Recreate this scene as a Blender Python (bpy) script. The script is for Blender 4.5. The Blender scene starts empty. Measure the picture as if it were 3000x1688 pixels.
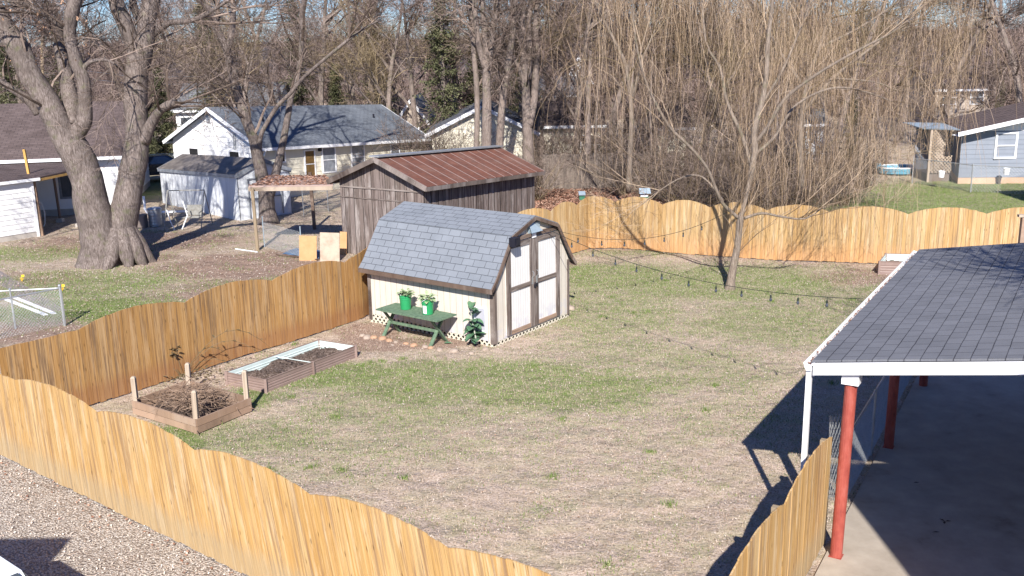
import bpy, math, random
import numpy as np
from mathutils import Vector, noise as mnoise
R = math.radians
# ------------------------------------------------------------------ camera, world, sun, exposure
F_PX, PITCH, ROLL, CAMH = 2910.7, R(14.04), R(-.96), 7.3
cp, sp, cr, sr = math.cos(PITCH), math.sin(PITCH), math.cos(ROLL), math.sin(ROLL)
CX = np.array([cr, sr*sp, sr*cp]); CY = np.array([-sr, cr*sp, cr*cp]); CZ = np.array([0, -cp, sp])
sc = bpy.context.scene
cam = bpy.data.objects.new('camera', bpy.data.cameras.new('camera'))
sc.collection.objects.link(cam); sc.camera = cam
cam.data.sensor_width = 36; cam.data.lens = F_PX/3000*36
cam.data.clip_start = .1; cam.data.clip_end = 3000
from mathutils import Matrix
m = Matrix(((CX[0], CY[0], CZ[0], 0), (CX[1], CY[1], CZ[1], 0), (CX[2], CY[2], CZ[2], CAMH), (0, 0, 0, 1)))
cam.matrix_world = m
SUN_EL, SUN_AZ = R(36), R(88)      # shadows run towards azimuth 88 deg (from +x)
w = bpy.data.worlds.new('World'); sc.world = w; w.use_nodes = True
nt = w.node_tree; bg = nt.nodes['Background']
sky = nt.nodes.new('ShaderNodeTexSky'); sky.sky_type = 'NISHITA'; sky.sun_disc = False
sky.sun_elevation = SUN_EL
sky.sun_rotation = math.pi/2-(SUN_AZ+math.pi)
sky.air_density = 1.0; sky.dust_density = .1; sky.ozone_density = 1.4
tnt = nt.nodes.new('ShaderNodeMix'); tnt.data_type = 'RGBA'; tnt.blend_type = 'MULTIPLY'; tnt.inputs[0].default_value = 1; nt.links.new(sky.outputs[0], tnt.inputs[6]); tnt.inputs[7].default_value = (.46, .66, 1.12, 1)   # clear winter sky, a little bluer near the horizon
nt.links.new(tnt.outputs[2], bg.inputs[0]); bg.inputs[1].default_value = .072
sun = bpy.data.objects.new('sun', bpy.data.lights.new('sun', 'SUN')); sc.collection.objects.link(sun)
sun.data.energy = 4.8; sun.data.angle = R(.5); sun.data.color = (1, .945, .87)
sd = Vector((math.cos(SUN_AZ)*math.cos(SUN_EL), math.sin(SUN_AZ)*math.cos(SUN_EL), -math.sin(SUN_EL)))
sun.rotation_euler = sd.to_track_quat('-Z', 'Y').to_euler()
sc.view_settings.view_transform = 'Standard'; sc.view_settings.look = 'None'
sc.view_settings.exposure = .82; sc.view_settings.gamma = 1
sc.render.engine = 'CYCLES'
sc.cycles.max_bounces = 6; sc.cycles.diffuse_bounces = 3; sc.cycles.transparent_max_bounces = 6

rnd = random.Random(7)
# ------------------------------------------------------------------ helpers: surveying
def ray(px, py): return CX*(px-1500)+CY*(844-py)-CZ*F_PX
def G(px, py, z=0):                   # the point of the horizontal plane z seen at a photo position
    v = ray(px, py); t = (z-CAMH)/v[2]; return Vector((v[0]*t, v[1]*t, z))
def A(px, py, Y):                     # the point at distance Y
    v = ray(px, py); t = Y/v[1]; return Vector((v[0]*t, Y, CAMH+v[2]*t))
def zcol(c): return lambda p: (c[0]+p[0]*c[2], c[1]+p[1]*c[2])
R1 = zcol((0, 0, .345)); R2 = zcol((0, 400, .414)); R3 = zcol((700, 0, .345)); R4 = zcol((600, 250, .3657))
R5 = zcol((1000, 400, .4486)); R6 = zcol((1300, 0, .414)); RR = zcol((2100, 0, .414)); Z4 = zcol((1900, 550, .2415))
ZB = zcol((1550, 550, .3106)); Z7 = zcol((400, 450, .2415)); ZT = zcol((1050, 800, .17257)); ZD = zcol((1400, 600, .2899))
# ------------------------------------------------------------------ helpers: meshes
class MB:
    def __init__(s): s.v = []; s.f = []; s.uv = []; s.has = False
    def quad(s, a, b, c, d, uv=None):
        n = len(s.v); s.v += [tuple(a), tuple(b), tuple(c), tuple(d)]; s.f.append((n, n+1, n+2, n+3))
        s.uv += list(uv) if uv else [(0, 0)]*4
        return s
    def poly(s, pts, uv=None):
        n = len(s.v); s.v += [tuple(p) for p in pts]; s.f.append(tuple(range(n, n+len(pts))))
        s.uv += list(uv) if uv else [(0, 0)]*len(pts)
        return s
    def hexa(s, p, uv=None):          # 8 corners: bottom 4 ccw, top 4 ccw
        p = [tuple(q) for q in p]; n = len(s.v); s.v += p
        for f in ((3, 2, 1, 0), (4, 5, 6, 7), (0, 1, 5, 4), (1, 2, 6, 5), (2, 3, 7, 6), (3, 0, 4, 7)):
            s.f.append(tuple(n+i for i in f)); s.uv += [uv[i] for i in f] if uv else [(0, 0)]*4
        return s
    def box(s, x0, x1, y0, y1, z0, z1, uv=None):
        return s.hexa([(x0, y0, z0), (x1, y0, z0), (x1, y1, z0), (x0, y1, z0), (x0, y0, z1), (x1, y0, z1), (x1, y1, z1), (x0, y1, z1)], uv)
    def beam(s, a, b, w, h, up=(0, 0, 1), idx=None):   # board from a to b; w across, h along up; uv: (idx+frac, metres)
        a = Vector(a); b = Vector(b); d = (b-a); L = d.length; d = d/L; up = Vector(up)
        sd_ = d.cross(up)
        if sd_.length < 1e-4: sd_ = d.cross(Vector((1, 0, 0)))
        sd_.normalize(); u = sd_.cross(d).normalized()
        X = sd_*w/2; U = u*h/2
        i = rnd.randrange(1000) if idx is None else idx
        uv = [(i, 0), (i+.9, 0), (i+.9, L), (i, L), (i, 0), (i+.9, 0), (i+.9, L), (i, L)]
        return s.hexa([a-X-U, a+X-U, b+X-U, b-X-U, a-X+U, a+X+U, b+X+U, b-X+U], uv)
    def tube(s, pts, rad, n=6, cap=False, vs=0):
        pts = [Vector(p) for p in pts]; m_ = len(pts)
        if not hasattr(rad, '__len__'): rad = [rad]*m_
        t = (pts[1]-pts[0]).normalized()
        u = t.orthogonal().normalized(); base = len(s.v); L = 0
        for i in range(m_):
            if i: L += (pts[i]-pts[i-1]).length
            tt = (pts[min(i+1, m_-1)]-pts[max(i-1, 0)])
            if tt.length > 1e-9: t = tt.normalized()
            u = (u-t*u.dot(t))
            u = u.normalized() if u.length > 1e-6 else t.orthogonal().normalized()
            w_ = t.cross(u)
            for k in range(n):
                a = 2*math.pi*k/n; q = pts[i]+(u*math.cos(a)+w_*math.sin(a))*rad[i]
                s.v.append((q.x, q.y, q.z))
        for i in range(m_-1):
            for k in range(n):
                a = base+i*n+k; b = base+i*n+(k+1) % n
                s.f.append((a, b, b+n, a+n)); s.uv += [(0, 0)]*4
        if cap:
            s.f.append(tuple(base+k for k in range(n))[::-1]); s.uv += [(0, 0)]*n
            s.f.append(tuple(base+(m_-1)*n+k for k in range(n))); s.uv += [(0, 0)]*n
        return s
    def lathe(s, prof, c=(0, 0, 0), n=20):
        base = len(s.v)
        for r_, z in prof:
            for k in range(n):
                a = 2*math.pi*k/n; s.v.append((c[0]+r_*math.cos(a), c[1]+r_*math.sin(a), c[2]+z))
        for i in range(len(prof)-1):
            for k in range(n):
                a = base+i*n+k; b = base+i*n+(k+1) % n
                s.f.append((a, b, b+n, a+n)); s.uv += [(k/n*3, i), ((k+1)/n*3, i), ((k+1)/n*3, i+1), (k/n*3, i+1)]
        return s
    def build(s, name, mat=None, parent=None, smooth=False, loc=None, rz=0):
        me = bpy.data.meshes.new(name); v = np.array(s.v, dtype=np.float32); nv = len(v)
        ln = np.array([len(f) for f in s.f], dtype=np.int32); li = np.fromiter((i for f in s.f for i in f), dtype=np.int32)
        me.vertices.add(nv); me.vertices.foreach_set('co', v.ravel())
        me.loops.add(len(li)); me.loops.foreach_set('vertex_index', li)
        me.polygons.add(len(ln)); me.polygons.foreach_set('loop_start', np.concatenate(([0], np.cumsum(ln)[:-1])).astype(np.int32))
        me.polygons.foreach_set('loop_total', ln)
        me.polygons.foreach_set('use_smooth', np.full(len(ln), bool(smooth)))
        if len(s.uv) == len(li):
            ul = me.uv_layers.new(name='UVMap'); ul.data.foreach_set('uv', np.array(s.uv, dtype=np.float32).ravel())
        me.update(); me.validate()
        o = bpy.data.objects.new(name, me); sc.collection.objects.link(o)
        if mat: me.materials.append(mat)
        if parent: o.parent = parent
        if loc is not None: o.location = loc
        o.rotation_euler.z = rz
        return o
def tag(o, label=None, cat=None, group=None, kind=None):
    for k, v in (('label', label), ('category', cat), ('group', group), ('kind', kind)):
        if v: o[k] = v
    return o
def empty(name, loc=(0, 0, 0), rz=0, **k):
    o = bpy.data.objects.new(name, None); sc.collection.objects.link(o); o.location = loc; o.rotation_euler.z = rz
    o.empty_display_size = .3
    return tag(o, **k)
def copy_tree(o, parent=None):
    c = o.copy(); sc.collection.objects.link(c); c.parent = parent
    for ch in list(o.children): copy_tree(ch, c)
    return c
# ------------------------------------------------------------------ helpers: materials
def nd(nt, typ, ins=None, **props):
    n = nt.nodes.new('ShaderNode'+typ)
    for k, v in props.items(): setattr(n, k, v)
    for k, v in (ins or {}).items():
        s_ = n.inputs[k]
        if isinstance(v, bpy.types.NodeSocket): nt.links.new(v, s_)
        elif isinstance(v, bpy.types.Node): nt.links.new(v.outputs[0], s_)
        else: s_.default_value = v
    return n
def rgba(c): return (c[0], c[1], c[2], 1)
def new_mat(name, rough=.8, spec=.3, metal=0):
    m_ = bpy.data.materials.new(name); m_.use_nodes = True; t = m_.node_tree; b = t.nodes['Principled BSDF']
    b.inputs['Roughness'].default_value = rough; b.inputs['Specular IOR Level'].default_value = spec; b.inputs['Metallic'].default_value = metal
    return m_, t, b
def ramp(t, fac, stops, interp='LINEAR'):
    n = t.nodes.new('ShaderNodeValToRGB'); t.links.new(fac, n.inputs[0]); e = n.color_ramp.elements; n.color_ramp.interpolation = interp
    while len(e) < len(stops): e.new(.5)
    for i, (p, c) in enumerate(stops): e[i].position = p; e[i].color = rgba(c) if hasattr(c, '__len__') else (c, c, c, 1)
    return n.outputs[0]
def mixc(t, fac, a, b, mode='MIX'):
    n = nd(t, 'Mix', data_type='RGBA', blend_type=mode)
    for i, v in ((0, fac), (6, a), (7, b)):
        if isinstance(v, (bpy.types.NodeSocket,)): t.links.new(v, n.inputs[i])
        elif i == 0: n.inputs[0].default_value = v
        else: n.inputs[i].default_value = rgba(v)
    return n.outputs[2]
def vmath(t, vec, mul=(1, 1, 1), add=(0, 0, 0)):
    a = nd(t, 'VectorMath', {0: vec, 1: mul}, operation='MULTIPLY')
    return nd(t, 'VectorMath', {0: a.outputs[0], 1: add}, operation='ADD').outputs[0]
def noise_(t, vec, scale=5, detail=4, rough=.6, dist=0):
    n = nd(t, 'TexNoise', {'Scale': scale, 'Detail': detail, 'Roughness': rough, 'Distortion': dist})
    if vec is not None: t.links.new(vec, n.inputs['Vector'])
    return n.outputs['Fac']
def mth(t, op, a, b=0, c=None):
    n = nd(t, 'Math', {0: a, 1: b}, operation=op)
    if c is not None: n.inputs[2].default_value = c
    return n.outputs[0]
def bump(t, b, h, strength=.4, dist=.02):
    n = nd(t, 'Bump', {'Height': h, 'Strength': strength, 'Distance': dist}); t.links.new(n.outputs[0], b.inputs['Normal'])
def mottled(name, cols, scale=8, stretch=(1, 1, 1), rough=.8, spec=.3, metal=0, bs=.3, bd=.01, detail=5, coord='Object', lo=.3, hi=.7):
    m_, t, b = new_mat(name, rough, spec, metal)
    v = vmath(t, nd(t, 'TexCoord').outputs[coord], stretch)
    f = noise_(t, v, scale, detail, .65)
    n = len(cols); st = [(lo+(hi-lo)*i/max(1, n-1), c) for i, c in enumerate(cols)]
    t.links.new(ramp(t, f, st), b.inputs['Base Color'])
    if bs: bump(t, b, f, bs, bd)
    return m_
def boards_mat(name, tones, streak=(.16, .11, .07), pale=None, knots=True, amt=.5, foot=None, rough=.75, foot_h=.25, foot_n=.6, foot_s=.45):
    """planks: UV u = board number + fraction across, v = metres along the grain"""
    m_, t, b = new_mat(name, rough, .2)
    uv = nd(t, 'UVMap').outputs[0]
    sx = nd(t, 'SeparateXYZ', {0: uv}); idx = mth(t, 'FLOOR', sx.outputs[0])
    wn = nd(t, 'TexWhiteNoise', {'W': idx}, noise_dimensions='1D')
    base = ramp(t, wn.outputs[0], [(i/max(1, len(tones)-1), c) for i, c in enumerate(tones)])
    off = mth(t, 'MULTIPLY', wn.outputs[0], 37.0)
    vec = nd(t, 'CombineXYZ', {0: sx.outputs[0], 1: sx.outputs[1], 2: off}).outputs[0]
    g = noise_(t, vmath(t, vec, (7, .55, 1)), 1.6, 6, .65, .3)
    c = mixc(t, ramp(t, g, [(.34, .65), (.52, 0)]), base, tuple(x*.42 for x in tones[0]))
    g1 = noise_(t, vmath(t, vec, (2.6, .25, 1)), 1.5, 5, .6, .4)
    c = mixc(t, ramp(t, g1, [(.5, 0), (.7, .35)]), c, tuple(min(1, x*1.5+.05) for x in tones[-1]))
    g2 = noise_(t, vmath(t, vec, (1.6, .35, 1), (3, 0, 9)), 1.3, 5, .7)
    c = mixc(t, ramp(t, g2, [(.50, 0), (.62, amt)]), c, streak)
    if pale:
        g3 = noise_(t, vmath(t, vec, (1.1, .7, 1), (13, 5, 2)), 1.1, 4, .7); c = mixc(t, ramp(t, g3, [(.52, 0), (.7, .8)]), c, pale)
    if knots:
        vo = nd(t, 'TexVoronoi', {'Vector': vmath(t, vec, (1.6, 2.3, 1)), 'Scale': 1.0})
        k = ramp(t, vo.outputs['Distance'], [(.0, 1), (.07, .8), (.11, .15), (.16, 0)]); c = mixc(t, k, c, tuple(x*.30 for x in tones[0]))
    if foot:
        fz = nd(t, 'Math', {0: sx.outputs[1], 1: mth(t, 'MULTIPLY', noise_(t, vmath(t, vec, (.9, 0, 0)), 2, 3), foot_n)}, operation='SUBTRACT').outputs[0]
        c = mixc(t, ramp(t, fz, [(0, foot_s), (foot_h, 0)]), c, foot)
    t.links.new(c, b.inputs['Base Color']); bump(t, b, g, .25, .004)
    return m_
def shingle_mat(name, c1, c2, bw=.3, rh=.15, stain=None, mortar=(.02, .02, .025)):
    m_, t, b = new_mat(name, .95, .15)
    uv = nd(t, 'UVMap').outputs[0]
    wob = noise_(t, uv, 3, 2)
    uv2 = nd(t, 'VectorMath', {0: uv, 1: vmath(t, nd(t, 'CombineXYZ', {0: wob, 1: wob}).outputs[0], (.02, .02, 0))}, operation='ADD').outputs[0]
    br = nd(t, 'TexBrick', {'Vector': uv2, 'Color1': rgba(c1), 'Color2': rgba(c2), 'Mortar': rgba(mortar), 'Scale': 1, 'Mortar Size': .008, 'Mortar Smooth': .3, 'Bias': 0, 'Brick Width': bw, 'Row Height': rh})
    br.offset = .5
    g = noise_(t, uv, 160, 2); g2 = noise_(t, uv, 1.2, 4)
    c = mixc(t, ramp(t, g, [(.35, .45), (.65, 0)]), br.outputs[0], tuple(x*.45 for x in c1))
    c = mixc(t, ramp(t, g2, [(.4, 0), (.7, .25)]), c, stain or tuple(x*1.4 for x in c2))
    t.links.new(c, b.inputs['Base Color'])
    h = nd(t, 'Math', {0: br.outputs['Fac'], 1: -1.0}, operation='MULTIPLY').outputs[0]
    h = nd(t, 'Math', {0: h, 1: mth(t, 'MULTIPLY', g, .25)}, operation='ADD').outputs[0]
    bump(t, b, h, .6, .008)
    return m_
M = {}
M['fence'] = boards_mat('cedar_golden', [(.45, .26, .09), (.51, .31, .115), (.54, .345, .15), (.48, .285, .10), (.56, .39, .19)], streak=(.24, .15, .09), pale=(.62, .48, .30), amt=.75, foot=(.34, .29, .20))
M['fence_in'] = boards_mat('cedar_orange', [(.34, .18, .06), (.39, .215, .075), (.42, .245, .095), (.37, .20, .07), (.45, .29, .14)], streak=(.15, .095, .06), pale=(.48, .32, .17), amt=.8, foot=(.24, .10, .05))
M['fence_far'] = boards_mat('cedar_far', [(.40, .245, .10), (.47, .30, .13), (.50, .35, .18), (.43, .275, .12)], streak=(.24, .16, .10), pale=(.56, .44, .28), amt=.6, foot=(.55, .27, .12), foot_h=.6, foot_n=.3)
M['postwood'] = boards_mat('post_wood', [(.26, .20, .13), (.33, .26, .18)], amt=.4, knots=False)
M['grey_wood'] = boards_mat('grey_wood', [(.13, .10, .085), (.18, .145, .125), (.24, .20, .18)], streak=(.05, .035, .03), pale=(.36, .32, .30), amt=.85, knots=False)
M['brown_wood'] = boards_mat('brown_wood', [(.12, .08, .06), (.17, .12, .095)], streak=(.05, .032, .025), pale=(.33, .27, .23), amt=.7, knots=False)
M['barn_wall'] = boards_mat('barn_boards', [(.15, .12, .105), (.19, .15, .135), (.22, .18, .165)], streak=(.05, .036, .032), pale=(.38, .34, .32), amt=.8, knots=False)
M['bed_wood'] = boards_mat('bed_wood', [(.30, .20, .14), (.36, .25, .18)], streak=(.12, .08, .06), pale=(.42, .33, .27), amt=.5, knots=False)
M['stake'] = boards_mat('stake_wood', [(.40, .32, .25), (.46, .38, .30)], amt=.3, knots=False)
M['new_wood'] = boards_mat('new_wood', [(.62, .36, .10), (.66, .4, .13)], amt=.2, knots=False)
M['plank_grey'] = boards_mat('plank_grey', [(.17, .14, .12), (.22, .18, .15)], streak=(.08, .065, .055), amt=.5, knots=False)
M['shingle_shed'] = shingle_mat('shingle_shed', (.205, .225, .255), (.222, .242, .273), .36, .18, mortar=(.05, .055, .065))
M['shingle_port'] = shingle_mat('shingle_carport', (.16, .165, .185), (.19, .195, .217), .30, .20, mortar=(.04, .04, .05))
M['shingle_dark'] = shingle_mat('shingle_dark', (.13, .145, .17), (.18, .20, .23), .3, .15)
M['shingle_brown'] = shingle_mat('shingle_brown', (.10, .075, .07), (.15, .115, .11), .3, .15)
M['shingle_grey'] = shingle_mat('shingle_grey', (.16, .165, .18), (.2, .205, .22), .4, .2)
M['white'] = mottled('white_paint', [(.72, .72, .73), (.80, .80, .80)], 1.2, rough=.6, bs=0)
M['white_trim'] = mottled('white_trim', [(.78, .79, .82), (.84, .85, .87)], 2, rough=.45, bs=0)
M['cream'] = mottled('cream_siding', [(.68, .64, .52), (.76, .72, .60)], 1.3, rough=.7, bs=0)
M['blue_grey'] = mottled('blue_grey_siding', [(.20, .225, .27), (.235, .26, .31)], 1.5, rough=.7, bs=0)
M['beige'] = mottled('beige_siding', [(.38, .32, .27), (.46, .39, .33)], 1.5, rough=.8, bs=0)
M['metal_wall'] = mottled('white_ribbed_metal', [(.50, .53, .58), (.62, .65, .69), (.70, .72, .75)], 2, stretch=(3, 3, .4), rough=.5, bs=0)
M['metal_roof'] = mottled('weathered_metal_roof', [(.10, .085, .075), (.17, .15, .135), (.24, .21, .19)], 1.5, stretch=(1.5, 1.5, 1.5), rough=.7)
M['zinc'] = mottled('galvanised_steel', [(.38, .40, .42), (.52, .54, .56)], 6, rough=.4, metal=.6, bs=0)
M['zincroof'] = mottled('blue_grey_metal', [(.28, .36, .42), (.38, .46, .52)], 3, rough=.4, metal=.2, bs=0)
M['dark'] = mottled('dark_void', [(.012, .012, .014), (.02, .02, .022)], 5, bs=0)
M['black'] = mottled('black_plastic', [(.012, .013, .02), (.02, .02, .03)], 5, rough=.45, bs=0)
M['red'] = mottled('red_painted_steel', [(.10, .03, .025), (.27, .055, .042), (.33, .075, .055), (.37, .11, .09)], 7, stretch=(1, 1, .5), rough=.6, bs=.2, lo=.2, hi=.7)
M['green'] = mottled('green_bench_paint', [(.07, .12, .075), (.12, .19, .125), (.17, .24, .16)], 14, rough=.8, bs=.2)
M['bucket'] = mottled('green_plastic', [(.02, .26, .09), (.03, .31, .115)], 3, rough=.4, spec=.5, bs=0)
M['leafpale'] = mottled('pale_leaf', [(.18, .28, .13), (.42, .48, .29)], 9, rough=.6, bs=0)
M['leafdark'] = mottled('dark_leaf', [(.05, .13, .07), (.12, .23, .13)], 9, rough=.45, bs=0)
M['evergreen'] = mottled('evergreen', [(.045, .05, .025), (.09, .095, .045), (.16, .155, .085)], .8, rough=.8, bs=0)
M['concrete'] = mottled('concrete_wall', [(.36, .33, .30), (.48, .44, .40)], 3, rough=.9)
M['soil'] = mottled('soil_mulch', [(.04, .028, .022), (.10, .07, .055), (.26, .21, .18)], 24, rough=1, bs=.6, bd=.03)
M['brownmetal'] = mottled('taupe_steel', [(.24, .17, .15), (.29, .215, .19)], 3, rough=.5, bs=0)
M['palemetal'] = mottled('pale_inner_steel', [(.50, .60, .58), (.62, .70, .68)], 3, rough=.4, bs=0)
M['blue'] = mottled('blue_tarp', [(.05, .10, .19), (.12, .19, .30)], 4, rough=.6)
M['osb'] = mottled('yellow_board', [(.42, .24, .11), (.52, .33, .17)], 3, rough=.8)
M['osbgrey'] = mottled('weathered_board', [(.32, .24, .18), (.46, .37, .29), (.5, .4, .3)], 2.2, rough=.9)
M['cyan'] = mottled('turquoise_plastic', [(.10, .28, .40), (.16, .36, .47)], 3, rough=.4, bs=0)
M['glass'] = mottled('window_glass', [(.05, .06, .07), (.09, .10, .12)], 3, rough=.08, spec=.8, bs=0)
M['glassgrey'] = mottled('curtained_window', [(.16, .18, .21), (.28, .30, .34)], 4, rough=.25, spec=.6, bs=0)
M['doorbrown'] = mottled('brown_storm_door', [(.14, .08, .03), (.22, .14, .06)], 4, rough=.3, bs=0)
M['yellow'] = mottled('yellow_paint', [(.85, .55, .03), (.9, .6, .05)], 4, bs=0)
M['gravelpath'] = mottled('grey_path', [(.20, .17, .17), (.30, .26, .25)], 9, rough=1)
M['carblue'] = mottled('dark_blue_paint', [(.008, .018, .04), (.012, .03, .06)], 3, rough=.2, spec=.7, bs=0)
M['carwhite'] = mottled('white_car_paint', [(.78, .80, .84), (.82, .84, .88)], 3, rough=.15, spec=.7, bs=0)
M['tyre'] = mottled('tyre_rubber', [(.015, .015, .015), (.03, .03, .03)], 9, bs=0)
M['wire'] = mottled('dark_green_wire', [(.02, .03, .025), (.03, .04, .03)], 4, rough=.5, bs=0)
M['terracotta'] = mottled('terracotta', [(.32, .10, .05), (.4, .14, .08)], 5, bs=0)
M['stone'] = mottled('garden_stone', [(.28, .22, .18), (.42, .34, .28)], 8)
M['stone_orange'] = mottled('orange_stone', [(.38, .22, .14), (.46, .30, .2)], 8)
def bark_mat(name, cols, sc_=5):
    m_, t, b = new_mat(name, .95, .1); co = nd(t, 'TexCoord').outputs['Object']
    f = noise_(t, vmath(t, co, (1, 1, .16)), sc_*4.2, 6, .7, .6); g_ = noise_(t, co, 1.7, 4, .6)
    c = ramp(t, f, [(.32, cols[0]), (.5, cols[1]), (.68, cols[2])]); c = mixc(t, ramp(t, g_, [(.42, 0), (.68, .55)]), c, tuple(x*.45 for x in cols[1]))
    c = mixc(t, ramp(t, noise_(t, co, 3.1, 3), [(.56, 0), (.72, .5)]), c, (.12, .13, .06))
    t.links.new(c, b.inputs['Base Color']); bump(t, b, f, 1, .03); return m_
M['bark'] = bark_mat('maple_bark', [(.06, .045, .038), (.19, .155, .14), (.34, .29, .265)], 7)
M['bark2'] = bark_mat('pale_bark', [(.13, .10, .085), (.25, .20, .175), (.34, .285, .25)], 6)
M['willowbark'] = bark_mat('willow_bark', [(.12, .09, .07), (.26, .21, .17), (.36, .30, .25)], 8)
def twig_mat(name, a, b_, sc_=.7):
    m_, t, b = new_mat(name, .9, .1)
    gi = nd(t, 'NewGeometry').outputs['Random Per Island']; lo = tuple(x*.55 for x in a); hi = tuple(min(.8, x*1.35) for x in b_)
    t.links.new(ramp(t, gi, [(0, lo), (.35, a), (.7, b_), (1, hi)]), b.inputs['Base Color']); return m_
M['twig'] = twig_mat('grey_twigs', (.10, .075, .06), (.24, .185, .155))
M['twig2'] = twig_mat('rose_grey_twigs', (.12, .085, .07), (.27, .205, .18))
M['twig3'] = twig_mat('olive_twigs', (.12, .09, .05), (.25, .195, .125))
M['strand'] = twig_mat('willow_strands', (.19, .13, .08), (.36, .265, .175), 1.5)
M['strandgrey'] = twig_mat('grey_strands', (.20, .14, .09), (.38, .29, .21), 1.5)
# siding with grooves for the near garden shed (vertical grooves every 0.2 m, measured along local x+y)
def groove_mat(name, cols, pitch, dirt=(.62, .62, .66)):
    m_, t, b = new_mat(name, .7, .2)
    co = nd(t, 'TexCoord').outputs['Object']; s_ = nd(t, 'SeparateXYZ', {0: co})
    u = nd(t, 'Math', {0: s_.outputs[0], 1: s_.outputs[1]}, operation='ADD').outputs[0]
    fr = mth(t, 'FRACT', mth(t, 'DIVIDE', mth(t, 'ADD', u, 20.03), pitch))
    g = ramp(t, fr, [(0, 1), (.05, 1), (.075, 0), (.999, 0)])
    n = noise_(t, vmath(t, co, (1, 1, .35)), 5, 5); n2 = noise_(t, vmath(t, co, (9, 9, .5)), 3, 4)
    c = ramp(t, n, [(.3, cols[0]), (.7, cols[1])]); c = mixc(t, ramp(t, n2, [(.5, 0), (.8, .35)]), c, dirt)
    low = mth(t, 'MULTIPLY', ramp(t, s_.outputs[2], [(.15, 1), (.75, 0)]), ramp(t, noise_(t, co, 3.5, 4), [(.45, 0), (.6, .8)]))
    c = mixc(t, low, c, (.50, .50, .58)); c = mixc(t, g, c, tuple(x*.55 for x in cols[0]))
    t.links.new(c, b.inputs['Base Color']); bump(t, b, mth(t, 'MULTIPLY', g, -1), .8, .008)
    return m_
M['shedwall'] = groove_mat('cream_grooved_plywood', [(.58, .53, .45), (.65, .60, .52)], .2)
M['sheddoor'] = groove_mat('white_grooved_plywood', [(.68, .67, .65), (.75, .74, .72)], .1)
# rusty ribbed roof
def rust():
    m_, t, b = new_mat('rusty_tin', .8, .2)
    uv = nd(t, 'UVMap').outputs[0]; s_ = nd(t, 'SeparateXYZ', {0: uv})
    fr = mth(t, 'FRACT', mth(t, 'DIVIDE', s_.outputs[0], .62)); g = ramp(t, fr, [(0, .75), (.05, .75), (.10, 0), (1, 0)])
    n = noise_(t, uv, 1.2, 6, .7); n2 = noise_(t, vmath(t, uv, (.6, 2, 1)), 5, 4)
    c = ramp(t, n, [(.3, (.11, .045, .032)), (.5, (.17, .07, .048)), (.75, (.22, .10, .07))])
    c = mixc(t, ramp(t, n2, [(.42, 0), (.62, .75)]), c, (.115, .06, .048)); c = mixc(t, ramp(t, noise_(t, uv, .7, 5, .7), [(.48, 0), (.7, .5)]), c, (.25, .17, .14)); c = mixc(t, g, c, (.42, .33, .30))
    t.links.new(c, b.inputs['Base Color']); return m_
M['rust'] = rust()
# ------------------------------------------------------------------ ground
GREEN = [(-.5, 20.6, 4.2, 1.6, .75), (3.5, 21.5, 3, 2, .5), (7, 25, 3, 2.5, .6), (2.6, 26.5, 2.5, 3.5, .6), (4.5, 18.2, 1.8, 1.4, .35), (-2.5, 17.5, 2.5, 1.2, .4), (.5, 18, 2.2, 1, .3),  # soft green patches: x, y, rx, ry, strength
    (-6.8, 17.5, 1.2, .9, 1), (-5.7, 19.9, .8, .8, 1), (-4.0, 21.2, 1.9, 1.0, .9), (-2.2, 19.6, 2.6, 2.0, .5), (1.0, 20.2, 3.0, 1.6, .75),
    (-1, 21.6, 3, .9, .7), (3.2, 30.5, 2.5, 2.2, .8), (6.5, 29.5, 4.5, 2.6, .75), (5, 26, 5, 3.2, .4), (9, 27, 3, 3, .55), (2.3, 23.5, 1.6, 1.6, .45), (3.0, 27.5, 1.3, 1.2, .5),
    (-5.2, 17.8, 1.8, 1.2, .55), (-3.7, 16.3, 1.6, .9, .35), (-12, 27.5, 3.2, 1.6, .9), (-14, 30.5, 4, 2.2, .65), (-18, 35.5, 3, 1.5, .6), (-8, 25.5, 3, 1.6, .5),
    (-10, 29, 5, 2, .4), (17, 40, 7, 7, .75), (24, 44, 9, 8, .75), (-21, 52, 6, 5, .8), (4.2, 34, 3, .6, .5), (-9, 23.5, 1.5, 2, .6), (2, 17, 1.5, .8, .25), (.5, 14.5, .5, .4, .3)]
DIRT = [(-2.6, 23.6, 2.0, .75, 1), (-3.9, 24.6, 1.0, 1.2, 1), (2.4, 42, 5.5, 7.5, 1.2), (11.2, 29.8, 2.2, 1.0, 1), (8.5, 40, 5, 5, .8), (-13.2, 34.5, 1.8, 1.0, .8), (-9, 33, 3.5, 2.5, 1), (-14.5, 37.5, 5, 2.6, .9), (-8, 29.5, 3.5, 2.5, .7), (-16, 31.5, 3, 1.2, .6), (-13, 25.3, 1.8, 1.6, .8)]
def field(lst, x, y):
    f = 0
    for (a, b, rx, ry, s_) in lst:
        d = math.hypot((x-a)/rx, (y-b)/ry)
        if d < 1.3: f = max(f, s_*min(1, max(0, (1.3-d)/.6)))
    return f
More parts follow.
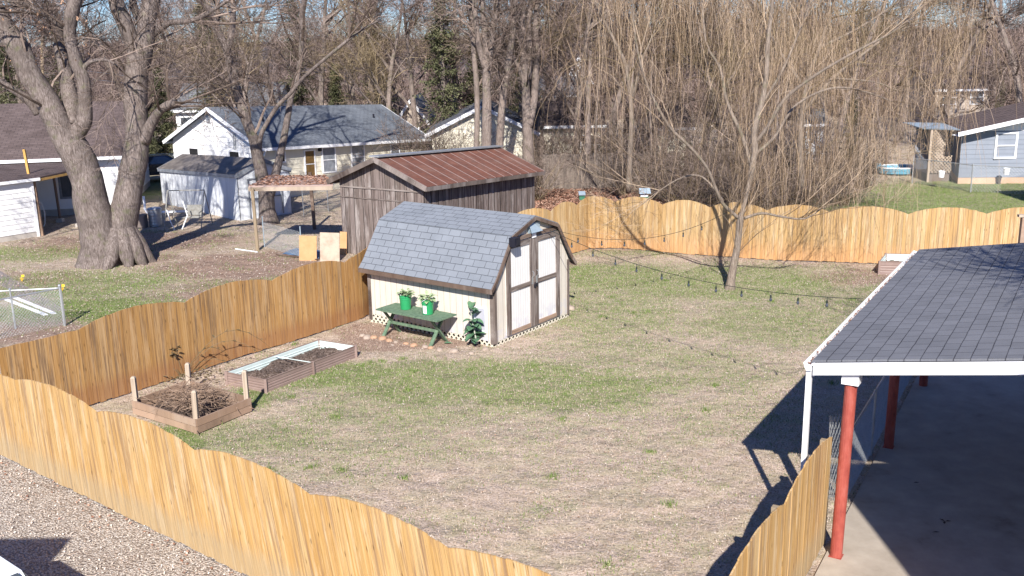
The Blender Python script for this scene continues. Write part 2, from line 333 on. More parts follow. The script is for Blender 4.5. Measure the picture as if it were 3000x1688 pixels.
def ground_mat():
    m_, t, b = new_mat('winter_lawn', .95, .1)
    co = nd(t, 'TexCoord').outputs['Object']
    wob = nd(t, 'TexNoise', {'Vector': co, 'Scale': .6, 'Detail': 5, 'Roughness': .7})
    cw = nd(t, 'VectorMath', {0: nd(t, 'VectorMath', {0: wob.outputs['Color'], 1: (-.5, -.5, -.5)}, operation='ADD').outputs[0], 1: (2.4, 2.4, 0)}, operation='MULTIPLY').outputs[0]
    cd = nd(t, 'VectorMath', {0: co, 1: cw}, operation='ADD').outputs[0]
    def fld(lst):
        acc = None
        for (x, y, rx, ry, s_) in lst:
            v = vmath(t, cd, (1/rx, 1/ry, 0), (-x/rx, -y/ry, 0)); d = nd(t, 'VectorMath', {0: v}, operation='LENGTH').outputs['Value']
            f = nd(t, 'MapRange', {0: d, 1: 1.3, 2: .6, 3: 0, 4: s_}).outputs[0]
            acc = f if acc is None else nd(t, 'Math', {0: acc, 1: f}, operation='MAXIMUM').outputs[0]
        return acc
    fine = noise_(t, co, 26, 3, .7); med = noise_(t, co, 4, 6, .75); big = noise_(t, co, .5, 3)
    tan = ramp(t, fine, [(.28, (.15, .11, .075)), (.43, (.39, .30, .235)), (.57, (.53, .43, .36)), (.75, (.68, .59, .52))])
    tan = mixc(t, ramp(t, med, [(.38, .6), (.55, 0)]), tan, (.27, .215, .14)); tan = mixc(t, ramp(t, noise_(t, co, 1.3, 5, .7), [(.45, 0), (.7, .5)]), tan, (.30, .30, .16))
    grn = ramp(t, fine, [(.3, (.07, .10, .028)), (.5, (.14, .195, .05)), (.7, (.23, .30, .09))])
    gf = fld(GREEN); thr = mth(t, 'ADD', mth(t, 'MULTIPLY', gf, .42), mth(t, 'MULTIPLY', big, .12))
    mask = nd(t, 'MapRange', {0: mth(t, 'ADD', thr, mth(t, 'MULTIPLY', med, 1.0)), 1: .66, 2: .94, 3: 0, 4: .85}).outputs[0]
    c = mixc(t, mask, tan, grn)
    dirt = ramp(t, fine, [(.3, (.12, .075, .055)), (.5, (.28, .195, .15)), (.7, (.44, .34, .28))])
    dm = nd(t, 'MapRange', {0: mth(t, 'ADD', mth(t, 'MULTIPLY', fld(DIRT), .7), mth(t, 'MULTIPLY', med, .6)), 1: .55, 2: .85}).outputs[0]
    c = mixc(t, dm, c, dirt)
    t.links.new(c, b.inputs['Base Color'])
    n1 = nd(t, 'Bump', {'Height': noise_(t, co, .9, 4, .6), 'Strength': 1.0, 'Distance': .22}); n2 = nd(t, 'Bump', {'Height': fine, 'Strength': .8, 'Distance': .03, 'Normal': n1.outputs[0]}); t.links.new(n2.outputs[0], b.inputs['Normal'])
    return m_
g = MB(); gx = [-400, -150, -60]+list(range(-30, 31, 2))+[60, 150, 400]; gy = [-60, -20, 0]+list(range(4, 61, 2))+[80, 110, 160, 260, 420]
for i in range(len(gx)-1):
    for j in range(len(gy)-1):
        g.quad((gx[i], gy[j], 0), (gx[i+1], gy[j], 0), (gx[i+1], gy[j+1], 0), (gx[i], gy[j+1], 0))
M['lawn'] = ground_mat()
tag(g.build('ground', M['lawn']), kind='structure')
# far wooded slope
h = MB(); hx = np.linspace(-330, 330, 45); hy = np.linspace(170, 420, 12)
def hz(x, y): return max(0, (y-175)/245)*(8+3*mnoise.noise(Vector((x*.012, y*.01, 3))))-.2
for i in range(44):
    for j in range(11):
        h.quad(*[(x, y, hz(x, y)) for x, y in ((hx[i], hy[j]), (hx[i+1], hy[j]), (hx[i+1], hy[j+1]), (hx[i], hy[j+1]))])
M['hill'] = mottled('wooded_hill', [(.045, .037, .034), (.09, .072, .066), (.14, .115, .108)], .35, rough=1)
tag(h.build('hills', M['hill'], smooth=True), kind='structure')
# gravel drive outside the front fence (sheet 4 mm above the ground)
def gravel_mat():
    m_, t, b = new_mat('pale_gravel', .95, .2)
    co = nd(t, 'TexCoord').outputs['Object']
    vo = nd(t, 'TexVoronoi', {'Vector': co, 'Scale': 32, 'Randomness': 1})
    hs = nd(t, 'SeparateXYZ', {0: vo.outputs['Color']})
    c = ramp(t, hs.outputs[0], [(0, (.34, .285, .235)), (.3, (.48, .415, .35)), (.6, (.58, .52, .45)), (.85, (.70, .65, .585)), (1, (.58, .45, .35))])
    e = ramp(t, vo.outputs['Distance'], [(.3, 0), (.75, .6)]); c = mixc(t, e, c, (.09, .065, .055))
    d = noise_(t, co, 1.1, 5); c = mixc(t, ramp(t, d, [(.55, 0), (.75, .4)]), c, (.2, .14, .10))
    t.links.new(c, b.inputs['Base Color']); bump(t, b, mth(t, 'MULTIPLY', vo.outputs['Distance'], -1), 1, .03)
    return m_
M['gravel'] = gravel_mat()
FA, FB = Vector((-9.95, 17.45, 0)), Vector((1.62, 8.42, 0))
gv = MB(); fdir = (FB-FA).normalized(); fn = Vector((fdir.y, -fdir.x, 0)); fn = fn if fn.y < 0 else -fn
gv.quad(FA-fdir*14+fn*-.02+Vector((0, 0, .004)), FA-fdir*14+fn*14+Vector((0, 0, .004)), FB+fdir*0+fn*14+Vector((0, 0, .004)), FB+fdir*0+fn*-.02+Vector((0, 0, .004)))
tag(gv.build('gravel_drive', M['gravel']), kind='structure')
# carport slab
M['slab'] = mottled('stained_concrete', [(.19, .155, .125), (.33, .285, .235), (.39, .34, .285), (.45, .40, .335)], 1.7, rough=.85, bs=.15, lo=.2, hi=.75, detail=8)
s0, s1 = G(*(2390, 1688)), G(2694, 1095); sdv = (s1-s0).normalized(); spn = Vector((sdv.y, -sdv.x, 0))
sb = MB(); a = s0-sdv*6; c = s1+sdv*.6
for q in (a, c): pass
sb.hexa([Vector((p.x, p.y, z)) for z in (-.05, .05) for p in (a, a+spn*9, c+spn*9, c)])
tag(sb.build('concrete_slab', M['slab']), kind='structure')
for i, (px_, py_, lb) in enumerate(((2768, 1528, 'dark three lobed leaf lying on the shaded slab'), (2729, 1560, 'narrow dark leaf on the slab, left of and nearer than the lobed one'), (2676, 1415, 'round dark spot of debris on the slab nearest the rear post'))):
    lf_ = MB()
    for k in range(3 if i == 0 else 1):
        a_ = k*2.1; c_, s_ = math.cos(a_), math.sin(a_); lf_.poly([(0, 0, .004), (.05*c_-.02*s_, .05*s_+.02*c_, .012), (.10*c_, .10*s_, .006), (.05*c_+.02*s_, .05*s_-.02*c_, .012)])
    if i == 1: lf_.v = [(x*1.3, y*.6, z) for x, y, z in lf_.v]
    tag(lf_.build('leaf', mottled('dark_leaf_litter%d' % i, [(.03, .02, .015), (.06, .04, .03)], 9, bs=0), loc=G(px_, py_, .055)), lb, 'leaf')
# narrow grey path in the neighbour's yard
pt = MB(); P0, P1 = G(60, 850), G(150, 905)
pd = (P1-P0).normalized(); pn = Vector((-pd.y, pd.x, 0))*.28; up = Vector((0, 0, .004))
q = [P0-pd*4-pn+up, P1+pd*.3-pn+up, P1+pd*.5+pn+up, P0-pd*4+pn+up]; pt.poly(q)
tag(pt.build('path', M['gravelpath']), kind='structure')
# ------------------------------------------------------------------ grass, leaves, pebbles (uncountable)
def scatter(name, label, mat, n, area, size, fld_=None, inv=False, tilt=.5, up=False, seed=1, cat='grass', z0=0, thr=0.0):
    r = random.Random(seed); V = []; k = 0; (x0, x1, y0, y1) = area[:4]; test = area[4] if len(area) > 4 else None
    tries = 0
    while k < n and tries < n*12:
        tries += 1
        x = r.uniform(x0, x1); y = r.uniform(y0, y1)
        if test and not test(x, y): continue
        if fld_ is not None:
            f = field(fld_, x, y)*.75+.55*mnoise.noise(Vector((x*1.1, y*1.1, 5)))+.2*mnoise.noise(Vector((x*4, y*4, 1)))
            f = 1-f if inv else f
            if r.random() > f-thr: continue
        s_ = size*r.uniform(.5, 1.3); a = r.uniform(0, 6.283); ca, sa = math.cos(a)*s_, math.sin(a)*s_
        if up:
            lx, ly, hh = r.uniform(-.6, .6)*s_, r.uniform(-.6, .6)*s_, s_*r.uniform(.7, 1.6)
            V += [(x-ca*.16, y-sa*.16, z0), (x+ca*.16, y+sa*.16, z0), (x+lx, y+ly, z0+hh)]
        else:
            t1, t2 = r.uniform(-tilt, tilt)*s_, r.uniform(-tilt, tilt)*s_; zc = z0+.008+.5*abs(t1)+.5*abs(t2)
            V += [(x-ca*.5, y-sa*.5, zc-t1*.5), (x+sa*.35, y-ca*.35, zc-t2*.4), (x+ca*.5, y+sa*.5, zc+t1*.5), (x-sa*.35, y+ca*.35, zc+t2*.4)]
        k += 1
    m_ = MB(); m_.v = V; st = 3 if up else 4; m_.f = [tuple(range(i, i+st)) for i in range(0, len(V), st)]
    return tag(m_.build(name, mat), label, cat, kind='stuff')
# yard polygon: front line, left line, right line
YL0, YL1 = Vector((-9.95, 18.6, 0)), Vector((-3.3, 28.2, 0))
def side(p, a, b): return (b.x-a.x)*(p[1]-a.y)-(b.y-a.y)*(p[0]-a.x)
def in_yard(x, y): return side((x, y), FA, FB) > 0 and side((x, y), YL0, YL1) < 0 and y < 34.5 and side((x, y), FB, Vector((4.75, 13.7, 0))) > 0 if y < 13.7 else side((x, y), YL0, YL1) < 0 and side((x, y), FA, FB) > 0 and y < 34.5 and side((x, y), s0, s1) > 0
def speck(name, cols, sc_=3):
    m_, t, b = new_mat(name, .9, .15)
    gi = nd(t, 'NewGeometry'); t.links.new(ramp(t, gi.outputs['Random Per Island'], [(i/max(1, len(cols)-1), c) for i, c in enumerate(cols)]), b.inputs['Base Color'])
    return m_
M['drygrass'] = speck('dry_grass', [(.32, .24, .18), (.43, .34, .27), (.50, .41, .34), (.58, .49, .42)])
M['greengrass'] = speck('green_grass', [(.07, .11, .025), (.13, .20, .05), (.20, .27, .085), (.24, .27, .11)])
M['deadleaf'] = speck('dead_leaves', [(.20, .13, .09), (.34, .26, .20), (.44, .37, .31), (.55, .48, .42), (.32, .20, .13)])
M['redleaf'] = speck('brown_leaves', [(.16, .07, .045), (.30, .16, .11), (.42, .27, .20), (.22, .11, .07)])
M['pebble'] = speck('pebbles', [(.34, .285, .24), (.50, .435, .37), (.66, .60, .54), (.52, .40, .32)])
YA = (-10, 13, 8.4, 34.6, in_yard)
scatter('dry_grass', 'short tan dead grass covering the fenced yard', M['drygrass'], 130000, YA, .030, None, up=True, seed=1)
scatter('green_grass', 'green grass growing in patches across the fenced yard', M['greengrass'], 80000, YA, .036, GREEN, up=True, seed=2)
scatter('fallen_leaves', 'small pale fallen leaves strewn over the fenced lawn', M['deadleaf'], 42000, YA, .034, None, seed=3, cat='leaves')
def in_left(x, y): return side((x, y), YL0, YL1) > 0 and side((x, y), FA, FB) > 0
scatter('dry_leaves', 'tan dead grass and leaves on the neighbouring lawn by the big tree', M['deadleaf'], 70000, (-22, -2, 19, 44, in_left), .045, None, seed=4, cat='leaves')
scatter('rough_grass', 'thin green grass on the lawn beside the big forked tree', M['greengrass'], 45000, (-22, -2, 19, 40, in_left), .045, GREEN, up=True, seed=5)
scatter('brown_leaves', 'reddish brown leaf litter beyond the rear of the wooden fence', M['redleaf'], 42000, (-1, 13, 34.8, 50), .10, DIRT, seed=6, cat='leaves')
scatter('lawn_grass', 'bright green grass in front of the blue grey house', M['greengrass'], 60000, (11, 30, 33, 50), .05, GREEN, up=True, seed=7)
scatter('pebbles', 'loose pale pebbles on the gravel drive', M['pebble'], 26000, (-12, 0, 6, 17.4, lambda x, y: side((x, y), FA, FB) < -.1), .03, None, tilt=.8, seed=8, cat='gravel')
scatter('leaf_drift', 'brown dead leaves gathered along the foot of the front fence', M['redleaf'], 700, (-10, 0, 8, 17.3, lambda x, y: -1.1 < side((x, y), FA, FB)/14.7 < -.03 and rnd.random() < math.exp(side((x, y), FA, FB)/14.7*4)), .05, None, seed=9, cat='leaves', z0=.01)
wc = MB(); rr = random.Random(23)
for k in range(60):
    if k < 14: c = G(*[(790, 1378), (1002, 1378), (1185, 1404), (480, 1285), (1120, 1060), (1180, 1054), (1210, 1090), (1060, 1075), (1380, 1085), (1560, 1075), (1780, 1655), (640, 1240), (860, 1165), (1650, 1230)][k])
    else:
        c = Vector((rr.uniform(-8, 10), rr.uniform(14, 33), 0))
        if not in_yard(c.x, c.y): continue
    for j in range(60):
        a = rr.uniform(0, 6.28); q0 = rr.uniform(0, .14); x, y = c.x+q0*math.cos(a), c.y+q0*math.sin(a); hh = rr.uniform(.04, .11); b_ = rr.uniform(0, 6.28)
        wc.poly([(x-.006*math.cos(b_), y-.006*math.sin(b_), 0), (x+.006*math.cos(b_), y+.006*math.sin(b_), 0), (x+rr.uniform(-.05, .05), y+rr.uniform(-.05, .05), hh)])
tag(wc.build('weed_clumps', M['greengrass']), 'small tufts of darker green weeds dotted over the yard', 'grass', kind='stuff')
# ------------------------------------------------------------------ wooden fences
def fence(name, label, path, mat, dips, hmid=1.86, hdip=1.66, lean=None, face=1, post_side=-1, seed=0, h_fn=None, bw=.145):
    """path: plan polyline; dips: distances along it where posts stand; boards on one face, posts and rails behind"""
    r = random.Random(seed); P = [Vector((p[0], p[1], 0)) for p in path]; cum = [0]
    for i in range(len(P)-1): cum.append(cum[-1]+(P[i+1]-P[i]).length)
    def at(u):
        u_ = min(max(u, 0), cum[-1]-1e-6)
        for i in range(len(P)-1):
            if u_ <= cum[i+1]: break
        d = (P[i+1]-P[i]).normalized(); return P[i]+d*(u-cum[i]), d
    def top(u):
        for i in range(len(dips)-1):
            if dips[i] <= u <= dips[i+1]:
                k = (u-dips[i])/(dips[i+1]-dips[i]); b_ = hdip+(hmid-hdip)*math.sin(math.pi*k)**.8; break
        else: b_ = hdip
        return b_+(h_fn(u) if h_fn else 0)
    root = empty(name, at(0)[0], label=label, cat='fence'); o = root.location
    bays = [(-1e9, dips[0])]+list(zip(dips[:-1], dips[1:]))+[(dips[-1], 1e9)]; bays = [(max(0, a), min(cum[-1], b)) for a, b in bays if min(cum[-1], b)-max(0, a) > .2]
    bi = 0
    for (u0, u1) in bays:
        mb = MB(); n = max(1, round((u1-u0)/bw)); st = (u1-u0)/n
        for k in range(n):
            a, b_ = u0+k*st+.003, u0+(k+1)*st-.003; dz = r.uniform(-.008, .008); bi += 1; off = r.uniform(0, .006)
            pa, d = at(a); pb, _ = at(b_); nn = Vector((d.y, -d.x, 0))*face; v0 = r.uniform(0, 30)
            la = lean((a+b_)/2) if lean else 0
            th = .02; zb = .015+r.uniform(0, .03)
            ta, tb = top(a)+dz, top(b_)+dz
            sh = lambda p, z: p+d*(la*(z-.9)*-1)+Vector((0, 0, z))-o
            f1 = nn*(th+off)
            pts = [sh(pa+nn*off, zb), sh(pb+nn*off, zb), sh(pb+f1, zb), sh(pa+f1, zb), sh(pa+nn*off, ta), sh(pb+nn*off, tb), sh(pb+f1, tb), sh(pa+f1, ta)]
            uv = [(bi, 0), (bi+.98, 0), (bi+.98, 0), (bi, 0), (bi, ta), (bi+.98, tb), (bi+.98, tb), (bi, ta)]
            mb.hexa(pts, uv)
        mb.build('panel', mat, root)
        us = [u0+.02]+[c for c in cum if u0+.02 < c < u1-.02]+[u1-.02]
        for z in (.35, .95, 1.5):
            rl = MB()
            for ua, ub in zip(us[:-1], us[1:]):
                pa, d = at(ua+1e-4); pb, _ = at(ub-1e-4); nn = Vector((d.y, -d.x, 0))*face
                rl.beam(pa-nn*.024+Vector((0, 0, z))-o, pb-nn*.024+Vector((0, 0, z))-o, .038, .085)
            rl.build('rail', M['postwood'], root)
    for u in dips:
        if 0 <= u <= cum[-1]:
            pa, d = at(u); nn = Vector((d.y, -d.x, 0))*face; c = pa-nn*.092-o; hh = top(u)-.06
            mb = MB(); b = c; e = .045
            X = d*e; Y = nn*e
            mb.hexa([b-X-Y, b+X-Y, b+X+Y, b-X+Y]+[q+Vector((0, 0, hh)) for q in (b-X-Y, b+X-Y, b+X+Y, b-X+Y)], [(u, 0), (u+.9, 0), (u+.9, 0), (u, 0), (u, hh), (u+.9, hh), (u+.9, hh), (u, hh)])
            mb.build('post', M['postwood'], root)
    return root
def la_ok(l): return True
# front: boards face the camera and the drive
udir = (FB-FA).normalized(); u_of = lambda x, y: (Vector((x, y, 0))-FA).dot(udir)
dF = [u_of(-8.55, 16.62), u_of(-6.52, 14.87), u_of(-4.55, 13.08), u_of(-2.64, 11.47), u_of(-.72, 10.13), u_of(1.2, 8.75)]
fence('wooden_fence', 'golden scalloped picket fence in the foreground beside the gravel drive', [FA, FB], M['fence'], dF, 1.84, 1.68,
      lean=lambda u: .02+.17*min(1, max(0, (u-1.5)/6.5)), face=1, seed=3)
# right front piece up to the carport post
RA, RB = (1.62, 8.42), (4.62, 13.45)
fence('wooden_fence', 'short golden fence piece rising to the red carport post', [RA, RB], M['fence'], [.9, 3.3, 5.72], 1.84, 1.68, lean=lambda u: .0, face=1, seed=5, bw=.15)
# left: boards face the yard
dl = [0.0, 2.3, 4.75, 7.2, 9.7, 12.2]
fence('wooden_fence', 'orange brown stained fence running along the left of the yard to the shed', [(-9.95, 18.35), (-8.9, 19.55), (-7.75, 21.1), (-6.55, 22.75), (-5.25, 24.35), (-4.1, 26.0), (-3.2, 28.6)], M['fence_in'],
      [1.6, 4.15, 6.65, 9.1, 11.6], 1.88, 1.68, face=1, seed=8)
far = [(-3.2, 28.6), (-1.4, 30.9), (1.05, 32.6), (2.1, 33.9), (2.75, 34.75), (3.9, 34.75), (5.6, 33.75), (7.2, 33.05), (8.8, 32.35), (10.7, 31.9), (13.0, 31.3), (15.5, 31.1), (19, 31.0)]
fence('wooden_fence', 'long curving tan fence closing the far side of the yard behind the small tree', far, M['fence_far'],
      [2.2, 4.6, 6.35, 7.9, 9.6, 11.35, 13.0, 14.9, 16.9, 19.3, 21.7, 24.2], 1.90, 1.68, face=1, seed=9)
gp = empty('gate_post', A(2990, 720, 27.5)*1, label='brown wooden post with pale cap board behind the carport roof at the right edge', cat='post'); gp.location.z = 0
p = MB(); p.beam((0, 0, 0), (0, 0, 2.22), .12, .12, up=(1, 0, 0)); p.build('post', M['bed_wood'], gp); p = MB(); p.beam((-.16, 0, 2.27), (.9, -.1, 2.27), .14, .07); p.build('cap_board', M['stake'], gp)
# grey plank fence beyond the leaf litter
gf = empty('plank_fence', G(1590, 556), label='old grey plank fence behind the brush beyond the yard', cat='fence'); o = gf.location
ga, gb = G(1590, 556), Vector((14.5, 49.5, 0)); n = 88
for k0 in range(0, n, 11):
    mb = MB()
    for k in range(k0, k0+11):
        a = ga.lerp(gb, k/n)-o; b = ga.lerp(gb, (k+.94)/n)-o; hh = 1.75+rnd.uniform(-.05, .05)
        if rnd.random() < .04: continue
        mb.hexa([a, b, b+Vector((0, .02, 0)), a+Vector((0, .02, 0))]+[q+Vector((0, 0, hh)) for q in (a, b, b+Vector((0, .02, 0)), a+Vector((0, .02, 0)))], [(k, 0), (k+.9, 0), (k+.9, 0), (k, 0), (k, hh), (k+.9, hh), (k+.9, hh), (k, hh)])
    mb.build('panel', M['plank_grey'], gf)
# ------------------------------------------------------------------ garden shed
SO = Vector((-.45, 23.22, 0)); SRZ = math.atan2(.804, .595)
shed = empty('garden_shed', SO, SRZ, label='cream barn style garden shed with grey shingled gambrel roof and weathered trim', cat='shed')
SW, SL, EZ = 3.3, 4.2, 1.5
prof = [(-.20, 1.50), (-.03, 1.68), (.10, 1.86), (.65, 2.66), (1.65, 3.00), (2.65, 2.66), (3.20, 1.86), (3.33, 1.68), (3.50, 1.50)]
wp = [(0, .12), (0, 1.62), (.62, 2.58), (1.65, 2.94), (2.68, 2.58), (3.3, 1.62), (3.3, .12)]
wl = MB()
wl.poly([(x, 0, z) for x, z in wp][::-1]); wl.poly([(x, SL, z) for x, z in wp])
wl.quad((0, 0, .12), (0, SL, .25), (0, SL, 1.62), (0, 0, 1.62)); wl.quad((SW, 0, .15), (SW, SL, .15), (SW, SL, 1.62), (SW, 0, 1.62))
wl.quad((0, 0, .15), (SW, 0, .15), (SW, SL, .15), (0, SL, .15))
wl.build('wall', M['shedwall'], shed)
rf = MB(); vv = 0; th = .035
for i in range(len(prof)-1):
    (xa, za), (xb, zb) = prof[i], prof[i+1]; d = math.hypot(xb-xa, zb-za); nx, nz = -(zb-za)/d*th, (xb-xa)/d*th
    y0, y1 = -.10, SL+.1
    uv = [(0, vv), (0, vv), (0, vv), (0, vv), (0, vv), (0, vv), (0, vv), (0, vv)]
    p = [(xa, y0, za), (xb, y0, zb), (xb, y1, zb), (xa, y1, za), (xa+nx, y0, za+nz), (xb+nx, y0, zb+nz), (xb+nx, y1, zb+nz), (xa+nx, y1, za+nz)]
    u = lambda y: y; uv = [(y0, vv), (y0, vv+d), (y1, vv+d), (y1, vv)]*2
    rf.hexa(p, uv); vv += d
rf.build('roof', M['shingle_shed'], shed)
fa = MB()
for (x, y0, y1) in ((-.21, -.12, SL+.12), (3.51, -.12, SL+.12)): fa.beam((x, y0, 1.455), (x, y1, 1.455), .03, .115)
for yy in (-.115, SL+.115):
    for i in range(len(prof)-1):
        (xa, za), (xb, zb) = prof[i], prof[i+1]; fa.beam((xa, yy, za-.035), (xb, yy, zb-.035), .03, .085)
fa.build('fascia', M['brown_wood'], shed)
for (x, y, dx, dy) in ((-.012, .05, .024, .1), (.05, -.012, .1, .024), (-.012, SL-.05, .024, .1), (3.27, -.012, .09, .024), (3.312, .05, .024, .1)):
    tr = MB(); i = rnd.randrange(99); tr.box(x-dx/2, x+dx/2, y-dy/2, y+dy/2, .08, 1.60, [(i, 0), (i+.9, 0), (i+.9, 0), (i, 0), (i, 1.5), (i+.9, 1.5), (i+.9, 1.5), (i, 1.5)]); tr.build('corner_board', M['grey_wood'], shed)
sv = MB()
for x0, x1 in ((0.10, .47), (2.85, 3.22)): sv.box(x0, x1, -.008, 0, .13, 1.9)
def strip(mb, x0, x1, z0, z1, y0=-.05, y1=-.02, vert=True):
    i = rnd.randrange(999)
    if vert: uv = [(i, z0), (i+.9, z0), (i+.9, z0), (i, z0), (i, z1), (i+.9, z1), (i+.9, z1), (i, z1)]
    else: uv = [(i, x0), (i, x1), (i, x1), (i, x0), (i+.9, x0), (i+.9, x1), (i+.9, x1), (i+.9, x0)]
    mb.box(x0, x1, y0, y1, z0, z1, uv)
hd = MB(); strip(hd, .62, 2.80, 2.50, 2.60, -.045, -.004, False); hd.build('header_board', M['brown_wood'], shed)
for side_, (x0, x1) in (('l', (.49, 1.655)), ('r', (1.665, 2.83))):
    d = MB(); d.box(x0, x1, -.02, -.003, .17, 2.47); do = d.build('door', M['sheddoor'], shed)
    t_ = MB()
    strip(t_, x0, x0+.17, .17, 2.47); strip(t_, x1-.17, x1, .17, 2.47)
    strip(t_, x0+.17, x1-.17, 2.34, 2.47, vert=False, y0=-.048); strip(t_, x0+.17, x1-.17, 1.26, 1.37, vert=False, y0=-.048)
    t_.build('frame', M['grey_wood'], do)
    t2 = MB(); strip(t2, x0+.17, x1-.17, .17, .27, vert=False, y0=-.048); t2.build('bottom_rail', M['bed_wood'], do)
    hdl = MB(); hx_ = x1-.09 if side_ == 'l' else x0+.09
    hdl.tube([(hx_, -.05, 1.62), (hx_+.02, -.085, 1.58), (hx_+.015, -.09, 1.50), (hx_, -.05, 1.46)], .009, 6); hdl.box(hx_-.03, hx_+.03, -.056, -.05, 1.28, 1.46)
    hdl.build('handle', M['zinc'], do)
pl = MB(); pl.box(1.62, 1.68, -.085, -.052, 1.18, 1.26); pl.tube([(1.63, -.07, 1.26), (1.63, -.07, 1.31), (1.67, -.07, 1.31), (1.67, -.07, 1.26)], .007, 6)
pl.box(1.72, 1.77, -.08, -.052, 1.20, 1.28); pl.build('padlock', M['black'], shed)
vt = MB(); vt.quad((1.46, -.02, 2.90), (1.60, -.02, 2.90), (1.90, -.16, 2.62), (1.40, -.16, 2.62)); vt.box(1.45, 1.92, -.05, -.012, 2.60, 2.84)
vt.build('metal_vent', M['zincroof'], shed)
wb = MB(); wb.box(1.56, 1.72, -.075, -.05, 2.47, 2.58); wb.build('solar_switch', M['white_trim'], shed)
fl = MB(); fl.box(.50, .72, -.30, -.12, 2.44, 2.66); fl.tube([(.61, -.12, 2.6), (.61, -.02, 2.62)], .03, 6); fl.box(.53, .69, -.33, -.30, 2.48, 2.62); fl.build('floodlight', M['black'], shed)
# pet hatch panel on the side wall (X = 0 faces the camera's left)
hp = MB()
for (y0, y1, z0, z1) in ((.22, .60, .34, .38), (.22, .60, .93, .97), (.22, .26, .38, .93), (.56, .60, .38, .93)): hp.box(-.022, -.003, y0, y1, z0, z1)
ho = hp.build('hatch', M['white_trim'], shed); hi = MB(); hi.box(-.012, -.004, .26, .56, .38, .93); hi.build('hatch_panel', mottled('grey_hatch', [(.40, .40, .47), (.46, .46, .52)], 4, bs=0), ho)
# lattice skirt
M['lattice'] = mottled('cream_lattice', [(.60, .56, .46), (.68, .63, .52)], 6, rough=.8, bs=0)
def lattice(mb, org, ax, L, z0, z1, step=.15, w_=.042, t=.006, nrm=None):
    """crossing slats in the plane org + ax*u, clipped to the rectangle"""
    H_ = z1-z0; org = Vector(org); ax = Vector(ax)
    for layer, sgn in ((0, 1), (1, -1)):
        k = -int(H_/step)-2
        while k*step < L+H_:
            u0 = k*step
            pts = []
            a = (u0, 0) if sgn == 1 else (u0, H_)
            b = (u0+H_, H_) if sgn == 1 else (u0+H_, 0)
            # clip to 0..L
            def at_(u_): tt = (u_-a[0])/(b[0]-a[0]); return (u_, a[1]+(b[1]-a[1])*tt)
            if b[0] <= 0.01 or a[0] >= L-.01: k += 1; continue
            if a[0] < 0: a2 = at_(0)
            else: a2 = a
            if b[0] > L: b2 = at_(L)
            else: b2 = b
            pa = org+ax*a2[0]+Vector((0, 0, z0+a2[1]))+nrm*(t*layer); pb = org+ax*b2[0]+Vector((0, 0, z0+b2[1]))+nrm*(t*layer)
            if (pb-pa).length > .02: mb.beam(pa, pb, t*.9, w_, up=nrm.cross((pb-pa)).normalized())
            k += 1
lt = MB(); lattice(lt, (.01, 0, 0), (0, 1, 0), SL, -.06, .27, nrm=Vector((-1, 0, 0))); lattice(lt, (0, .01, 0), (1, 0, 0), SW, -.05, .17, nrm=Vector((0, -1, 0)))
lt.build('lattice_skirt', M['lattice'], shed)
dk = MB(); dk.box(.1, SW-.1, .1, SL-.1, 0, .22); dk.build('underfloor_shade', M['dark'], shed)  # near-black block, its colour stands in for the shade behind the lattice
# ------------------------------------------------------------------ bench table, planters, collard plant (shed's frame)
def SHW(x, y, z=0):   # shed frame -> world
    c_, s_ = math.cos(SRZ), math.sin(SRZ); return Vector((SO.x+x*c_-y*s_, SO.y+x*s_+y*c_, z))
tb = empty('bench_table', SHW(-.55, 2.05), SRZ, label='green painted table with crossed legs standing against the shed wall', cat='table')
tp = MB()
for k in range(3): x = -.37+k*.25; tp.box(x, x+.245, -1.02, 1.02, .70, .735)
tp.build('table_top', M['green'], tb)
for yy in (-.72, .86):
    for sg in (1, -1):
        l = MB(); l.beam((-.30*sg, yy+.02*sg, -.01), (.27*sg, yy+.02*sg, .70), .035, .09, up=(0, 1, 0)); l.build('leg', M['green'], tb)
    l = MB(); l.beam((-.3, yy, .685), (.3, yy, .685), .04, .03); l.build('cross_bar', M['green'], tb)
l = MB(); l.beam((0, -.72, .33), (0, .86, .33), .03, .07); l.build('stretcher', M['green'], tb)
def leaf(mb, base, d, L, W, droop=.4, seg=3, up=Vector((0, 0, 1))):
    d = Vector(d).normalized(); s_ = d.cross(up)
    s_ = s_.normalized() if s_.length > .01 else Vector((1, 0, 0)); pr = None; P = Vector(base)
    for i in range(seg+1):
        k = i/seg; wd = W*math.sin(math.pi*min(.97, .12+.85*k))*.5
        a = P-s_*wd+Vector((0, 0, wd*.3)); b = P+s_*wd+Vector((0, 0, wd*.3)); c = P.copy()
        if pr: mb.quad(pr[0], pr[2], c, a); mb.quad(pr[2], pr[1], b, c)
        pr = (a, b, c); d = (d+Vector((0, 0, -droop/seg))).normalized(); P = P+d*(L/seg)
